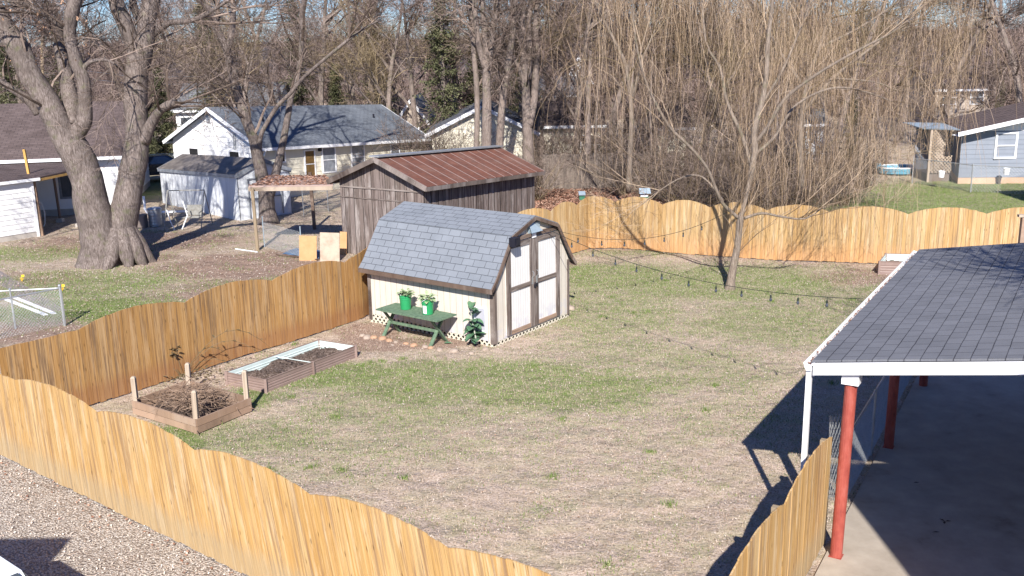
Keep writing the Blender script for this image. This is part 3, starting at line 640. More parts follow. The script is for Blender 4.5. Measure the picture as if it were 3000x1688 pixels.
def planter(x, y, rz, label, seed, sticker, hside):
    r = random.Random(seed); o = empty('potted_plant', SHW(x, y, .735), SRZ+rz, label=label, cat='plant', group='green bucket planters on the bench table')
    b = MB(); b.lathe([(.001, .004), (.128, .004), (.132, .01), (.148, .27), (.156, .27), (.156, .285), (.15, .29), (.152, .32), (.16, .32), (.16, .335), (.152, .34), (.155, .365), (.162, .365), (.162, .38), (.15, .38), (.146, .33), (.001, .32)], n=28)
    bo = b.build('bucket', M['bucket'], o, smooth=False)
    hn = MB(); pts = []
    for i in range(13):
        a = math.pi*i/12; pts.append((hside*.02+.165*math.cos(a)*.98, -.165*math.sin(a)*.9*hside*-1, .34+.10*math.sin(a)))
    hn.tube(pts, .006, 5); hn.build('handle', M['white_trim'], bo)
    fo = MB()
    for k in range(42):
        a = r.uniform(0, 6.28); rr = r.uniform(0, .15); d = (math.cos(a)*r.uniform(.4, 1), math.sin(a)*r.uniform(.4, 1), r.uniform(.1, 1.0))
        hgt = r.uniform(.33, .46); fo.tube([(0+.05*math.cos(a), .05*math.sin(a), .33), (rr*math.cos(a), rr*math.sin(a), hgt)], .004, 3)
        leaf(fo, (rr*math.cos(a), rr*math.sin(a), hgt), d, r.uniform(.09, .17), r.uniform(.07, .12), .7)
    fo.build('foliage', M['leafpale'], o)
    if sticker:
        s_ = MB()
        for i in range(5):
            a0, a1 = 3.05+i*.16, 3.05+(i+1)*.16; r0, r1 = .1345, .1475
            s_.quad((r0*math.cos(a0), r0*math.sin(a0), .035), (r0*math.cos(a1), r0*math.sin(a1), .035), (r1*math.cos(a1), r1*math.sin(a1), .24), (r1*math.cos(a0), r1*math.sin(a0), .24))
        s_.build('sticker', mottled('white_sticker', [(.06, .05, .05), (.75, .75, .76), (.82, .82, .82)], 34, rough=.5, bs=0, lo=.36, hi=.5), bo)
    else:
        s_ = MB(); s_.box(-.06, -.02, -.02, -.016, .33, .47); s_.build('plant_tag', M['white_trim'], o)
    return o
planter(-.50, 2.42, .3, 'green bucket planter at the left of the bench table, with a white plant tag', 3, False, 1)
planter(-.55, 1.64, -.2, 'fuller green bucket planter with a white sticker, on the right of the bench table', 5, True, -1)
r = random.Random(4)
cl = empty('collard_plant', SHW(-.16, .42), SRZ, label='tall leafy green plant on a pale stalk against the shed beside the hatch', cat='plant')
st = MB(); sp_ = [(0, 0, 0), (.0, .03, .2), (-.02, .07, .45), (-.02, .13, .7), (-.03, .15, .95)]; st.tube(sp_, [.022, .018, .016, .013, .008], 7); st.build('stalk', mottled('pale_stalk', [(.36, .38, .32), (.5, .5, .44)], 8), cl)
lf = MB()
for k in range(34):
    z = r.uniform(.28, 1.0) if k > 6 else r.uniform(.12, .3); a = r.uniform(0, 6.28); i = min(3, int(z/.25)); yc = .03+.13*z
    leaf(lf, (-.02, yc, z), (math.cos(a), math.sin(a), r.uniform(-.1, .9)), r.uniform(.2, .34), r.uniform(.16, .24), .8, 4)
lf.build('foliage', M['leafdark'], cl)
bs = MB(); bs.lathe([(.10, 0), (.09, .03), (.05, .06), (.001, .07)], n=10); bs.build('root_mound', M['soil'], cl)
fl_ = MB(); leaf(fl_, (0, 0, .02), (1, .2, .1), .22, .12, .3); tag(fl_.build('leaf', M['leafdark'], loc=G(1302, 1008)), 'single fallen green leaf on the dirt in front of the bench table', 'leaf')
# stones edging the bed in front of the shed
stones = [(1095, 990, .10, 1), (1121, 993, .12, 1), (1140, 999, .10, 1), (1190, 1008, .08, 1), (1213, 1013, .11, 1), (1075, 990, .13, 0), (1062, 984, .09, 0), (1262, 1020, .08, 1), (1288, 1026, .10, 0), (1245, 1017, .09, 0), (1330, 1030, .12, 0), (1160, 1003, .07, 0), (1668, 905, .16, 0), (1380, 1036, .08, 0), (1422, 1024, .1, 0)]
for i, (x, y, s_, c_) in enumerate(stones):
    mb = MB(); rr = random.Random(i); pr = []
    n = 9
    for (f, z) in ((1, 0), (.95, .3), (.7, .5), (.3, .6), (.01, .62)): pr.append((s_*f, z*s_))
    mb.lathe(pr, n=n); mb.v = [(a*(1+.25*mnoise.noise(Vector((a*9, b*9, i)))), b*(.75+.2*rr.random()), c) for a, b, c in mb.v]
    nm = 'rusty orange' if c_ else 'dull grey'
    pos = ['leftmost orange edging stone below the bench table', 'rounded orange stone beside the leftmost one below the bench table', 'third orange stone from the left under the bench table front', 'small orange stone midway along the bed in front of the bench table', 'orange stone near the right legs of the bench table',
           'flat grey stone at the left end of the shed bed', 'small grey stone nearest the left fence', 'little orange stone right of the bench table legs', 'flat grey stone right of the bench table', 'grey stone just ahead of the right table legs', 'wide grey stone left of the leafy plant', 'small grey stone midway along the bed before the table',
           'pale stone lying at the right rear corner of the shed', 'small grey stone at the foot of the leafy plant', 'grey stone by the near corner of the shed'][i]
    tag(mb.build('stone', M['stone_orange' if c_ else 'stone'], loc=G(x, y), rz=i, smooth=True), pos, 'stone', group='stones edging the bed by the shed')
# ------------------------------------------------------------------ raised beds
def steel_bed(label, corners, h=.3, group='steel raised garden beds', mids=True):
    c = [Vector((p[0], p[1], 0)) for p in corners]; o = empty('raised_bed', c[0], label=label, cat='garden bed', group=group)
    c = [p-o.location for p in c]
    for i in range(4):
        a, b = c[i], c[(i+1) % 4]; d = (b-a).normalized(); nn = Vector((d.y, -d.x, 0)); cen = sum(c, Vector())/4
        if (a-cen).dot(nn) < 0: nn = -nn
        out = MB(); inn = MB(); L = (b-a).length; prof_ = [(0, .0)]; k = 0
        zs = [0, .03, .06, .075, .09, .12, .135, .15, .18, .195, .21, .24, .27, h]; of = [0, 0, 0, -.012, 0, 0, -.012, 0, 0, -.012, 0, 0, 0, .008]
        for j in range(len(zs)-1):
            p = a+nn*of[j]+Vector((0, 0, zs[j]*h/.3 if zs[j] < h else h)); q_ = b+nn*of[j]+Vector((0, 0, zs[j]*h/.3 if zs[j] < h else h))
            z1 = zs[j+1]*h/.3 if zs[j+1] < h else h
            p2 = Vector((a.x, a.y, 0))+nn*of[j+1]+Vector((0, 0, z1)); q2 = Vector((b.x, b.y, 0))+nn*of[j+1]+Vector((0, 0, z1))
            out.quad(p, q_, q2, p2); inn.quad(p-nn*.012, p2-nn*.012, q2-nn*.012, q_-nn*.012)
        out.beam(a+Vector((0, 0, h)), b+Vector((0, 0, h)), .025, .012)
        w_ = out.build('side_panel', M['brownmetal'], o); inn.build('inner_face', M['palemetal'], w_)
    for i in range(4):
        p = MB(); q_ = c[i]; p.box(q_.x-.03, q_.x+.03, q_.y-.03, q_.y+.03, 0, h+.012); p.build('corner_post', M['brownmetal'], o)
    if mids:
        m1 = c[0].lerp(c[3], .5); m2 = c[1].lerp(c[2], .5)
        for q_ in (m1,): p = MB(); p.beam(q_+Vector((0, 0, 0)), q_+Vector((0, 0, h+.01)), .07, .03, up=(1, 1, 0)); p.build('corner_post', M['brownmetal'], o)
        br = MB(); br.tube([m1+Vector((0, 0, h-.02)), m2+Vector((0, 0, h-.03))], .011, 6); br.build('brace_rod', M['palemetal'], o)
    so = MB(); n = 22
    def P_(u, v): return c[0].lerp(c[3], u).lerp(c[1].lerp(c[2], u), v)
    def zz(u, v): p = P_(u, v); return h*.42+.11*mnoise.noise(Vector((p.x*2, p.y*2, 2)))+.04*mnoise.noise(Vector((p.x*11, p.y*11, 2)))+(.08 if .05 < u < .5 else 0)*math.sin(v*math.pi)
    for i in range(n):
        for j in range(n):
            so.quad(*[tuple(P_(.01+.98*u/n, .01+.98*v/n)+Vector((0, 0, zz(u/n, v/n)))) for u, v in ((i, j), (i+1, j), (i+1, j+1), (i, j+1))])
    rr = random.Random(2)
    for k in range(500):
        u, v = rr.random()*.96+.02, rr.random()*.9+.05; p = P_(u, v)+Vector((0, 0, zz(u, v)+.012)); a = rr.uniform(0, 6.28); e = rr.uniform(.01, .03)
        dx = Vector((math.cos(a)*e, math.sin(a)*e, rr.uniform(-.01, .01))); dy = Vector((-math.sin(a)*e*.5, math.cos(a)*e*.5, rr.uniform(-.01, .01)))
        so.quad(p-dx-dy, p+dx-dy, p+dx+dy, p-dx+dy)
    so.build('soil', M['soil'], o)
    return o
steel_bed('taupe corrugated steel raised bed with pale inside, beside the left fence', [(-5.33, 20.24), (-6.33, 20.80), (-4.72, 23.13), (-3.74, 22.6)], .30)
steel_bed('half hidden corrugated steel raised bed behind the carport roof by the far fence', [(11.45, 30.15), (12.05, 31.25), (13.8, 30.9), (13.4, 29.75)], .42, mids=False)
WBc = [Vector(p) for p in ((-7.76, 19.08, 0), (-6.12, 17.95, 0), (-5.37, 19.12, 0), (-7.0, 20.28, 0))]
wbd = empty('wooden_bed', WBc[0], label='weathered timber raised bed with four tall corner stakes, holding cut brushwood', cat='garden bed'); o = wbd.location
for i in range(4):
    a, b = WBc[i]-o, WBc[(i+1) % 4]-o; p = MB(); p.beam(a+Vector((0, 0, .09)), b+Vector((0, 0, .09)), .04, .13); p.beam(a+Vector((0, 0, .235)), b+Vector((0, 0, .235)), .04, .14); p.build('side_board', M['bed_wood'], wbd)
for i, hh in enumerate((.78, .84, .86, .68)):
    c = WBc[i]-o; cen = sum(WBc, Vector())/4-o; c = c+(cen-c).normalized()*.07; p = MB(); e = .045
    tlt = Vector((.02*(i % 2)-.01, .02, 0))
    p.hexa([c+Vector((-e, -e, 0)), c+Vector((e, -e, 0)), c+Vector((e, e, 0)), c+Vector((-e, e, 0))]+[c+tlt+Vector((x, y, hh)) for x, y in ((-e, -e), (e, -e), (e, e), (-e, e))], [(i, 0), (i+.9, 0), (i+.9, 0), (i, 0), (i, hh), (i+.9, hh), (i+.9, hh), (i, hh)])
    e2 = e*.6; p.hexa([c+tlt+Vector((x, y, hh)) for x, y in ((-e, -e), (e, -e), (e, e), (-e, e))]+[c+tlt+Vector((x, y, hh+.03)) for x, y in ((-e2, -e2), (e2, -e2), (e2, e2), (-e2, e2))])
    p.build('stake', M['stake'], wbd)
so = MB(); so.quad(*[(p-o)*.98+Vector((0, 0, .08)) for p in WBc]); so.build('soil', M['soil'], wbd)
bw_ = MB(); rr = random.Random(12); cen = sum(WBc, Vector())/4
for k in range(620):
    u, v = rr.random()**.8, rr.random(); p = WBc[0].lerp(WBc[1], v).lerp(WBc[3].lerp(WBc[2], v), u)
    p = cen+(p-cen)*rr.uniform(.2, .95); hz_ = .1+.30*max(0, 1-((p-cen).length/1.05)**2)+rr.uniform(-.08, .1); a = rr.uniform(0, 6.28); L = rr.uniform(.15, .6)
    d = Vector((math.cos(a), math.sin(a), rr.uniform(-.25, .3))); pts = [p+Vector((0, 0, hz_))]
    for j in range(3): d = (d+Vector((rr.uniform(-.4, .4), rr.uniform(-.4, .4), rr.uniform(-.3, .2)))).normalized(); pts.append(pts[-1]+d*L/3)
    pts = [Vector((q.x, q.y, max(q.z, .09))) for q in pts]
    rd = rr.choice((.003, .004, .006, .012)); bw_.tube([q-cen for q in pts], [rd, rd*.9, rd*.8, rd*.5], 4)
tag(bw_.build('brush_pile', mottled('cut_sticks', [(.10, .065, .045), (.26, .18, .13), (.40, .30, .23)], 5, bs=0), loc=cen), 'tangle of cut sticks heaped in the wooden bed', 'brushwood')
# bramble with arching canes by the left fence
br = MB(); c0 = G(535, 1110); rr = random.Random(3)
for (a, L, hh) in ((.4, 1.9, .75), (.9, 1.4, .55), (2.8, 1.1, .6), (3.4, .8, .4), (.2, 1.2, .4), (2.2, .7, .8), (.7, 2.3, .9)):
    pts = [Vector((math.cos(a)*L*t/8, math.sin(a)*L*t/8*.8, hh*math.sin(math.pi*t/8*.9)+.03)) for t in range(9)]; br.tube(pts, [.006]*7+[.004, .003], 4)
    for q in pts[2:]:
        if rr.random() < .7: leaf(br, q, (rr.uniform(-1, 1), rr.uniform(-1, 1), .2), .09, .06, .5)
for k in range(30): leaf(br, (-.15+rr.uniform(-.1, .1), rr.uniform(-.1, .1), .62+rr.uniform(-.1, .12)), (rr.uniform(-1, 1), rr.uniform(-1, 1), .3), .1, .07, .5)
for k in range(150): leaf(br, (rr.gauss(0, .5), rr.gauss(0, .25), rr.uniform(.01, .2)), (rr.uniform(-1, 1), rr.uniform(-1, 1), .3), .1, .05, .5)
tag(br.build('bramble', mottled('bramble', [(.05, .045, .02), (.13, .10, .05), (.24, .18, .12)], 6, bs=0), loc=c0), 'sprawling bramble with arching canes between the fence and the wooden bed', 'plant')
# ------------------------------------------------------------------ carport
CE = G(2382, 1054, 2.9); CF = G(2693, 731, 2.9); cd = (CF-CE).normalized(); crn = Vector((cd.y, -cd.x, 0)); CL = (CF-CE).length; CRZ = math.atan2(cd.y, cd.x)
cpt = empty('carport', Vector((CE.x, CE.y, 0)), CRZ, label='carport with dark shingled roof, white fascia and gutter on red steel posts', cat='carport')
# local: X along gutter (far), Y negative towards the right (up the roof)
CW, slope = 5.2, .165
rz_ = lambda y: 2.9+(-y)*slope
rf = MB(); x0, x1, y0 = -.02, CL, -CW
rf.hexa([(x0, 0, 2.87), (x0, y0, rz_(y0)-.03), (x1, y0, rz_(y0)-.03), (x1, 0, 2.87), (x0, 0, 2.9), (x0, y0, rz_(y0)), (x1, y0, rz_(y0)), (x1, 0, 2.9)][::1], [(x0, 0), (x0, CW), (x1, CW), (x1, 0)]*2)
rf.hexa([(x0, y0, rz_(y0)-.03), (x0, y0*2, 2.87), (x1, y0*2, 2.87), (x1, y0, rz_(y0)-.03), (x0, y0, rz_(y0)), (x0, y0*2, 2.9), (x1, y0*2, 2.9), (x1, y0, rz_(y0))], [(x0, CW), (x0, 0), (x1, 0), (x1, CW)]*2)
rf.build('roof', M['shingle_port'], cpt)
fs = MB()
for xx in (-.035, CL+.02):
    fs.hexa([(xx-.015, -.02, 2.69), (xx-.015, y0, rz_(y0)-.21), (xx+.015, y0, rz_(y0)-.21), (xx+.015, -.02, 2.69), (xx-.015, -.02, 2.86), (xx-.015, y0, rz_(y0)-.035), (xx+.015, y0, rz_(y0)-.035), (xx+.015, -.02, 2.86)])
    fs.hexa([(xx-.028, .0, 2.83), (xx-.028, y0, rz_(y0)-.07), (xx-.015, y0, rz_(y0)-.07), (xx-.015, 0, 2.83), (xx-.028, .0, 2.868), (xx-.028, y0, rz_(y0)-.032), (xx-.015, y0, rz_(y0)-.032), (xx-.015, 0, 2.868)])
fs.box(0, CL, -.03, -.005, 2.66, 2.865)
fs.build('fascia', M['white_trim'], cpt)
so = MB(); so.quad((0, -.03, 2.78), (CL, -.03, 2.78), (CL, y0, rz_(y0)-.12), (0, y0, rz_(y0)-.12)); so.quad((0, y0, rz_(y0)-.12), (CL, y0, rz_(y0)-.12), (CL, y0*2, 2.78), (0, y0*2, 2.78)); so.build('ceiling', M['grey_wood'], cpt)
gt = MB(); gp = [(0.0, 2.84), (0.0, 2.75), (.07, 2.745), (.10, 2.80), (.115, 2.86), (.105, 2.86), (.09, 2.80), (.065, 2.757), (.008, 2.76)]
for i in range(len(gp)-1): gt.quad((-.06, gp[i][0], gp[i][1]), (CL+.03, gp[i][0], gp[i][1]), (CL+.03, gp[i+1][0], gp[i+1][1]), (-.06, gp[i+1][0], gp[i+1][1]))
gt.poly([(-.06, y, z) for y, z in gp[:5]]); gt.poly([(CL+.03, y, z) for y, z in gp[:5]]); go = gt.build('gutter', M['white_trim'], cpt)
gl = MB(); rr = random.Random(5)
for k in range(900):
    x = rr.uniform(0, CL); y = rr.uniform(.01, .085); z = 2.79+rr.uniform(0, .05); e = rr.uniform(.01, .03); a = rr.uniform(0, 6.28)
    gl.quad((x-e, y, z), (x, y-e*.6, z+rr.uniform(-.02, .02)), (x+e, y, z), (x, y+e*.5, z+rr.uniform(-.02, .02)))
gl.build('gutter_leaves', M['redleaf'], go)
ds = MB(); ds.box(-.02, .06, .01, .08, .9, 2.76); ds.build('downspout', M['white_trim'], cpt)
inv = lambda P: (Vector((P.x, P.y, 0))-Vector((CE.x, CE.y, 0)))
def cl_(P): v = inv(P); return v.dot(cd), v.dot(Vector((-cd.y, cd.x, 0)))
for i, (px, py) in enumerate(((2449, 1628), (2603, 1309))):
    x, y = cl_(G(px, py, .05)); dx = .10 if i == 0 else 0; p = MB()
    p.tube([(x, y, .04), (x+(.22 if i == 0 else .1), y-.0, 2.66)], .085, 18, cap=True); p.box(x-.09, x+.09, y-.09, y+.09, .04, .055)
    p.build('post', M['red'], cpt)
    if i == 0: cp_ = MB(); cp_.box(x+.10, x+.33, y-.12, y+.11, 2.60, 2.83); cp_.build('post_wrap', M['white_trim'], cpt)
p = MB(); p.tube([(CL-.3, cl_(G(2603, 1309))[1], .04), (CL-.3, cl_(G(2603, 1309))[1], 2.62)], .085, 14); p.build('post', M['red'], cpt)
for yy in (-4.6, -9.8):
    p = MB(); p.tube([(6.8, yy, .04), (6.8, yy, 2.62)], .085, 14); p.build('post', M['red'], cpt)
# chain link panel behind the post, along the slab edge
M['link'] = mottled('chain_link_wire', [(.34, .36, .37), (.46, .48, .49)], 6, rough=.4, metal=.5, bs=0)
def chainlink(mb, a, b, z0, z1, pitch=.075, r_=.0022):
    a, b = Vector(a), Vector(b); L = (b-a).length; d = (b-a)/L; H_ = z1-z0
    n = int((L+H_)/pitch)+1
    for sgn in (1, -1):
        for k in range(-int(H_/pitch)-1, n):
            u0 = k*pitch; u1 = u0+H_; ua, ub = max(0, u0), min(L, u1)
            if ub-ua < .02: continue
            za, zb = (ua-u0), (ub-u0)
            if sgn == -1: za, zb = H_-za, H_-zb
            off = Vector((-d.y, d.x, 0))*.002*sgn
            mb.tube([a+d*ua+off+Vector((0, 0, z0+za)), a+d*ub+off+Vector((0, 0, z0+zb))], r_, 3)
ca, cb = G(2485, 1500), G(2690, 1100); ca = ca-spn*.10; cb = cb-spn*.10
ck = empty('chain_link_fence', ca, label='sagging chain link fence along the slab edge behind the red post', cat='fence'); k_ = MB(); chainlink(k_, (0, 0, 0), cb-ca, .05, 1.2, .07, .0028); k_.build('wire_mesh', M['link'], ck)
for u in (0.02, .33, .66, .98): p = MB(); q_ = (cb-ca)*u; p.tube([q_, q_+Vector((0, 0, 1.25))], .022, 8); p.build('post', M['zinc'], ck)
p = MB(); p.tube([Vector((0, 0, 1.22)), (cb-ca)+Vector((0, 0, 1.22))], .018, 6); p.build('top_rail', M['zinc'], ck)
rl = MB(); q_ = G(2478, 1470)-spn*.2
for k in range(16):
    for s_ in (1, -1):
        pts = [Vector((.09*math.cos(k*.39+s_*t*.5)*(1+.1*t), .06*math.sin(k*.39+s_*t*.5), t*.24)) for t in range(7)]; rl.tube(pts, .0035, 3)
tag(rl.build('wire_roll', M['link'], loc=q_), 'loose roll of chain link wire leaning behind the red carport post', 'wire roll')
# ------------------------------------------------------------------ gabled buildings
def lap(mb, a, b, z0, z1, nrm, step=.2, out=.022, clip=None, shear=None):
    """lapped boards on the vertical plane a-b; clip(z)->(u0,u1) fractions"""
    a, b = Vector(a), Vector(b); nrm = Vector(nrm); z = z0
    sh = shear or (lambda p: p)
    while z < z1-1e-4:
        zt = min(z+step, z1); c0 = clip(z) if clip else (0, 1); c1 = clip(zt) if clip else (0, 1)
        P = lambda u, zz, o_: sh(a.lerp(b, u)+nrm*o_+Vector((0, 0, zz)))
        mb.quad(P(c0[0], z, out), P(c0[1], z, out), P(c1[1], zt, .004), P(c1[0], zt, .004))
        mb.quad(P(c0[0], z, 0), P(c0[1], z, 0), P(c0[1], z, out), P(c0[0], z, out)); z = zt
def gable(name, label, cat, x, y, ang, W, L, ze, zr, tilt, wallm, roofm, style='lap', oh=.35, trimm=None, zb=0., step=.2, ridge_cap=None, gable_mat=None):
    """local X = along the ridge, Y = across the gable; Y=0 and X=0 face the camera. ze,zr are the ROOF eave and ridge heights."""
    o = empty(name, (x, y, 0), R(ang-90), label=label, cat=cat); tt = math.tan(R(tilt))
    sh = lambda p: Vector((p[0], p[1], p[2]-tt*p[0])); x0, x1 = (0, L) if L > 0 else (L, 0); i_ = oh
    wx0, wx1, wy0, wy1 = x0+i_, x1-i_, i_, W-i_; sl = (zr-ze)/(W/2); wz = lambda yy: ze-.08+sl*min(yy, W-yy)
    wl = MB(); zb = zb
    if style == 'lap':
        e = wz(wy0)
        lap(wl, (wx0, wy0, 0), (wx1, wy0, 0), zb, e, (0, -1, 0), step, shear=sh)
        lap(wl, (wx1, wy1, 0), (wx0, wy1, 0), zb, e, (0, 1, 0), step, shear=sh)
        def clip(z):
            if z <= e: return (0, 1)
            k = min(.5, (z-e)/sl/(wy1-wy0)); return (k, 1-k)
        zp = e+sl*(wy1-wy0)/2-.001
        lap(wl, (wx0, wy1, 0), (wx0, wy0, 0), zb, zp, (-1, 0, 0), step, clip=clip, shear=sh)
        lap(wl, (wx1, wy0, 0), (wx1, wy1, 0), zb, zp, (1, 0, 0), step, clip=clip, shear=sh)
    else:  # vertical boards or ribs
        bw, dep = (.2, .012) if style == 'vert' else (.16, .02)
        def run(a, b, nrm, zt, rib):
            a, b = Vector(a), Vector(b); Ln = (b-a).length; n = int(Ln/bw); nrm = Vector(nrm)
            for k in range(n):
                u0, u1 = k/n, (k+1)/n; pa, pb = a.lerp(b, u0), a.lerp(b, u1); o1 = nrm*(dep if k % 2 == 0 else 0); o2 = nrm*(0 if k % 2 == 0 else dep) if rib else o1
                za, zb_ = zt(pa), zt(pb); g_ = (pb-pa)*.02 if not rib else Vector()
                i = k+17
                wl.quad(sh(pa+o1+g_+Vector((0, 0, zb))), sh(pb+o2-g_+Vector((0, 0, zb))), sh(pb+o2-g_+Vector((0, 0, zb_))), sh(pa+o1+g_+Vector((0, 0, za))), [(i, 0), (i+.95, 0), (i+.95, zb_), (i, za)])
        zt = lambda p: wz(p.y)
        run((wx0, wy0, 0), (wx1, wy0, 0), (0, -1, 0), zt, style == 'rib'); run((wx1, wy1, 0), (wx0, wy1, 0), (0, 1, 0), zt, style == 'rib')
        for a, b, nn in (((wx0, wy1, 0), (wx0, W/2, 0), (-1, 0, 0)), ((wx0, W/2, 0), (wx0, wy0, 0), (-1, 0, 0)), ((wx1, wy0, 0), (wx1, W/2, 0), (1, 0, 0)), ((wx1, W/2, 0), (wx1, wy1, 0), (1, 0, 0))): run(a, b, nn, zt, style == 'rib')
    wl.build('wall', wallm, o)
    co = MB()  # inner core so no light passes between boards
    c0, c1, c2, c3 = wx0+.03, wx1-.03, wy0+.03, wy1-.03
    for pts in ([(c0, c2), (c1, c2)], [(c1, c3), (c0, c3)]): co.quad(sh((*pts[0], zb)), sh((*pts[1], zb)), sh((*pts[1], wz(c2)-.02)), sh((*pts[0], wz(c2)-.02)))
    for xx in (c0, c1): co.poly([sh(p) for p in ((xx, c2, zb), (xx, c3, zb), (xx, c3, wz(c3)-.02), (xx, W/2, wz(W/2)-.03), (xx, c2, wz(c2)-.02))])
    co.build('core', M['dark'], o)
    rf = MB(); d = math.hypot(W/2, zr-ze)
    rf.hexa([sh(p) for p in ((x0, 0, ze-.06), (x1, 0, ze-.06), (x1, W/2, zr-.06), (x0, W/2, zr-.06), (x0, 0, ze), (x1, 0, ze), (x1, W/2, zr), (x0, W/2, zr))], [(x0, 0), (x1, 0), (x1, d), (x0, d)]*2)
    rf.hexa([sh(p) for p in ((x1, W, ze-.06), (x0, W, ze-.06), (x0, W/2, zr-.06), (x1, W/2, zr-.06), (x1, W, ze), (x0, W, ze), (x0, W/2, zr), (x1, W/2, zr))], [(x1, 0), (x0, 0), (x0, d), (x1, d)]*2)
    ro = rf.build('roof', roofm, o)
    if trimm:
        tm = MB()
        for xx in (x0-.012, x1+.012):
            for ya, yb in ((-.02, W/2), (W+.02, W/2)): tm.beam(sh((xx, ya, ze-.09)), sh((xx, yb, zr-.09)), .03, .17)
        tm.beam(sh((x0, -.02, ze-.09)), sh((x1, -.02, ze-.09)), .03, .14); tm.beam(sh((x0, W+.02, ze-.09)), sh((x1, W+.02, ze-.09)), .03, .14)
        tm.build('fascia', trimm, o)
    if ridge_cap:
        rc = MB(); rc.beam(sh((x0, W/2, zr+.02)), sh((x1, W/2, zr+.02)), .42, .05); rc.build('ridge_cap', ridge_cap, ro)
    o['_'] = 0; del o['_']
    u = Vector((math.sin(R(ang)), -math.cos(R(ang)), 0)); g_ = Vector((math.cos(R(ang)), math.sin(R(ang)), 0))
    def onwall(px, py, wall):   # local coordinates of a photo position on the eave wall ('e') or gable wall ('g')
        n_, c_ = (g_, wy0) if wall == 'e' else (u, wx0)
        P0 = np.array([x, y, 0])+np.array(n_ if wall == 'e' else u)*c_; v = ray(px, py); O = np.array([0, 0, CAMH]); nn = np.array(n_)
        k = np.dot(P0-O, nn)/np.dot(v, nn); P = O+v*k-np.array([x, y, 0]); lx, ly = float(np.dot(P, u)), float(np.dot(P, g_))
        return lx, ly, float(P[2])+tt*lx
    return o, sh, onwall, (wx0, wx1, wy0, wy1)
def window(parent, sh, wall, a0, a1, z0, z1, c, glass, fw=.07, sash=True, frame=None, name='window'):
    """wall 'e': plane Y=c facing -Y, a = X range; wall 'g': plane X=c facing -X, a = Y range"""
    def bx(mb, p0, p1, q0, q1, d0, d1):
        if wall == 'e': pts = [(p0, c-d1, q0), (p1, c-d1, q0), (p1, c-d0, q0), (p0, c-d0, q0), (p0, c-d1, q1), (p1, c-d1, q1), (p1, c-d0, q1), (p0, c-d0, q1)]
        else: pts = [(c-d1, p0, q0), (c-d0, p0, q0), (c-d0, p1, q0), (c-d1, p1, q0), (c-d1, p0, q1), (c-d0, p0, q1), (c-d0, p1, q1), (c-d1, p1, q1)]
        mb.hexa([sh(p) for p in pts])
    f = MB(); bx(f, a0-fw, a0, z0-fw, z1+fw, .01, .06); bx(f, a1, a1+fw, z0-fw, z1+fw, .01, .06); bx(f, a0, a1, z1, z1+fw, .01, .058); bx(f, a0, a1, z0-fw, z0, .01, .062)
    if sash: bx(f, a0, a1, (z0+z1)/2-.02, (z0+z1)/2+.02, .026, .052)
    fo = f.build(name, frame or M['white_trim'], parent)
    gq = MB(); bx(gq, a0, a1, z0, z1, .024, .034); gq.build('pane', glass, fo)
    return fo
# old barn
bo, bsh, bow, bb = gable('old_barn', 'weathered dark board barn with rusty ribbed tin roof behind the garden shed', 'barn', -2.78, 32.53, 149.2, 4.22, 8.1, 2.65, 3.53, 3.09, M['barn_wall'], M['rust'], 'vert', oh=.3, trimm=M['grey_wood'], ridge_cap=M['zinc'])
rt = MB()
for k in range(11): xx = .25+k*.76; rt.beam(bsh((xx, .02, 2.51)), bsh((xx, .5, 2.70)), .05, .09)
rt.build('rafter', M['stake'], bo)
bt = MB(); bt.beam(bsh((.275, .35, 2.42)), bsh((.275, 3.9, 2.42)), .03, .05); bt.beam(bsh((.275, .35, 2.05)), bsh((.275, 3.9, 2.05)), .015, .03); bt.build('batten', M['grey_wood'], bo)
# cream house with dark roof
wo, wsh, wow, wb_ = gable('house', 'cream and white house with long dark grey roof behind the metal shed', 'house', -11.6, 46.48, 143.7, 7.45, 12.14, 2.6, 4.38, 2.82, M['cream'], M['shingle_dark'], 'lap', oh=.35, trimm=M['white_trim'], zb=-.6, step=.23)
def wwin(c, glass, fr, name='window', **k):
    a = wow(*fr(c[0]), 'e'); b = wow(*fr(c[1]), 'e'); return window(wo, wsh, 'e', a[0], b[0], b[2], a[2], wb_[2], glass, name=name, **k)
dr = wwin(((555, 1285), (645, 1500)), M['doorbrown'], R3, name='door')
wwin(((705, 1260), (818, 1452)), M['glassgrey'], R3); wwin(((952, 1240), (1062, 1425)), M['glassgrey'], R3); wwin(((1288, 1235), (1358, 1305)), M['glassgrey'], R3); wwin(((600-280, 1290), (385, 1370)), M['dark'], R3, sash=False)
lm = MB(); a = wow(*R3((680, 1300)), 'e'); lm.box(a[0]-.08, a[0]+.08, wb_[2]-.14, wb_[2]-.02, a[2]-.1, a[2]+.12); lm.build('wall_lamp', M['black'], wo)
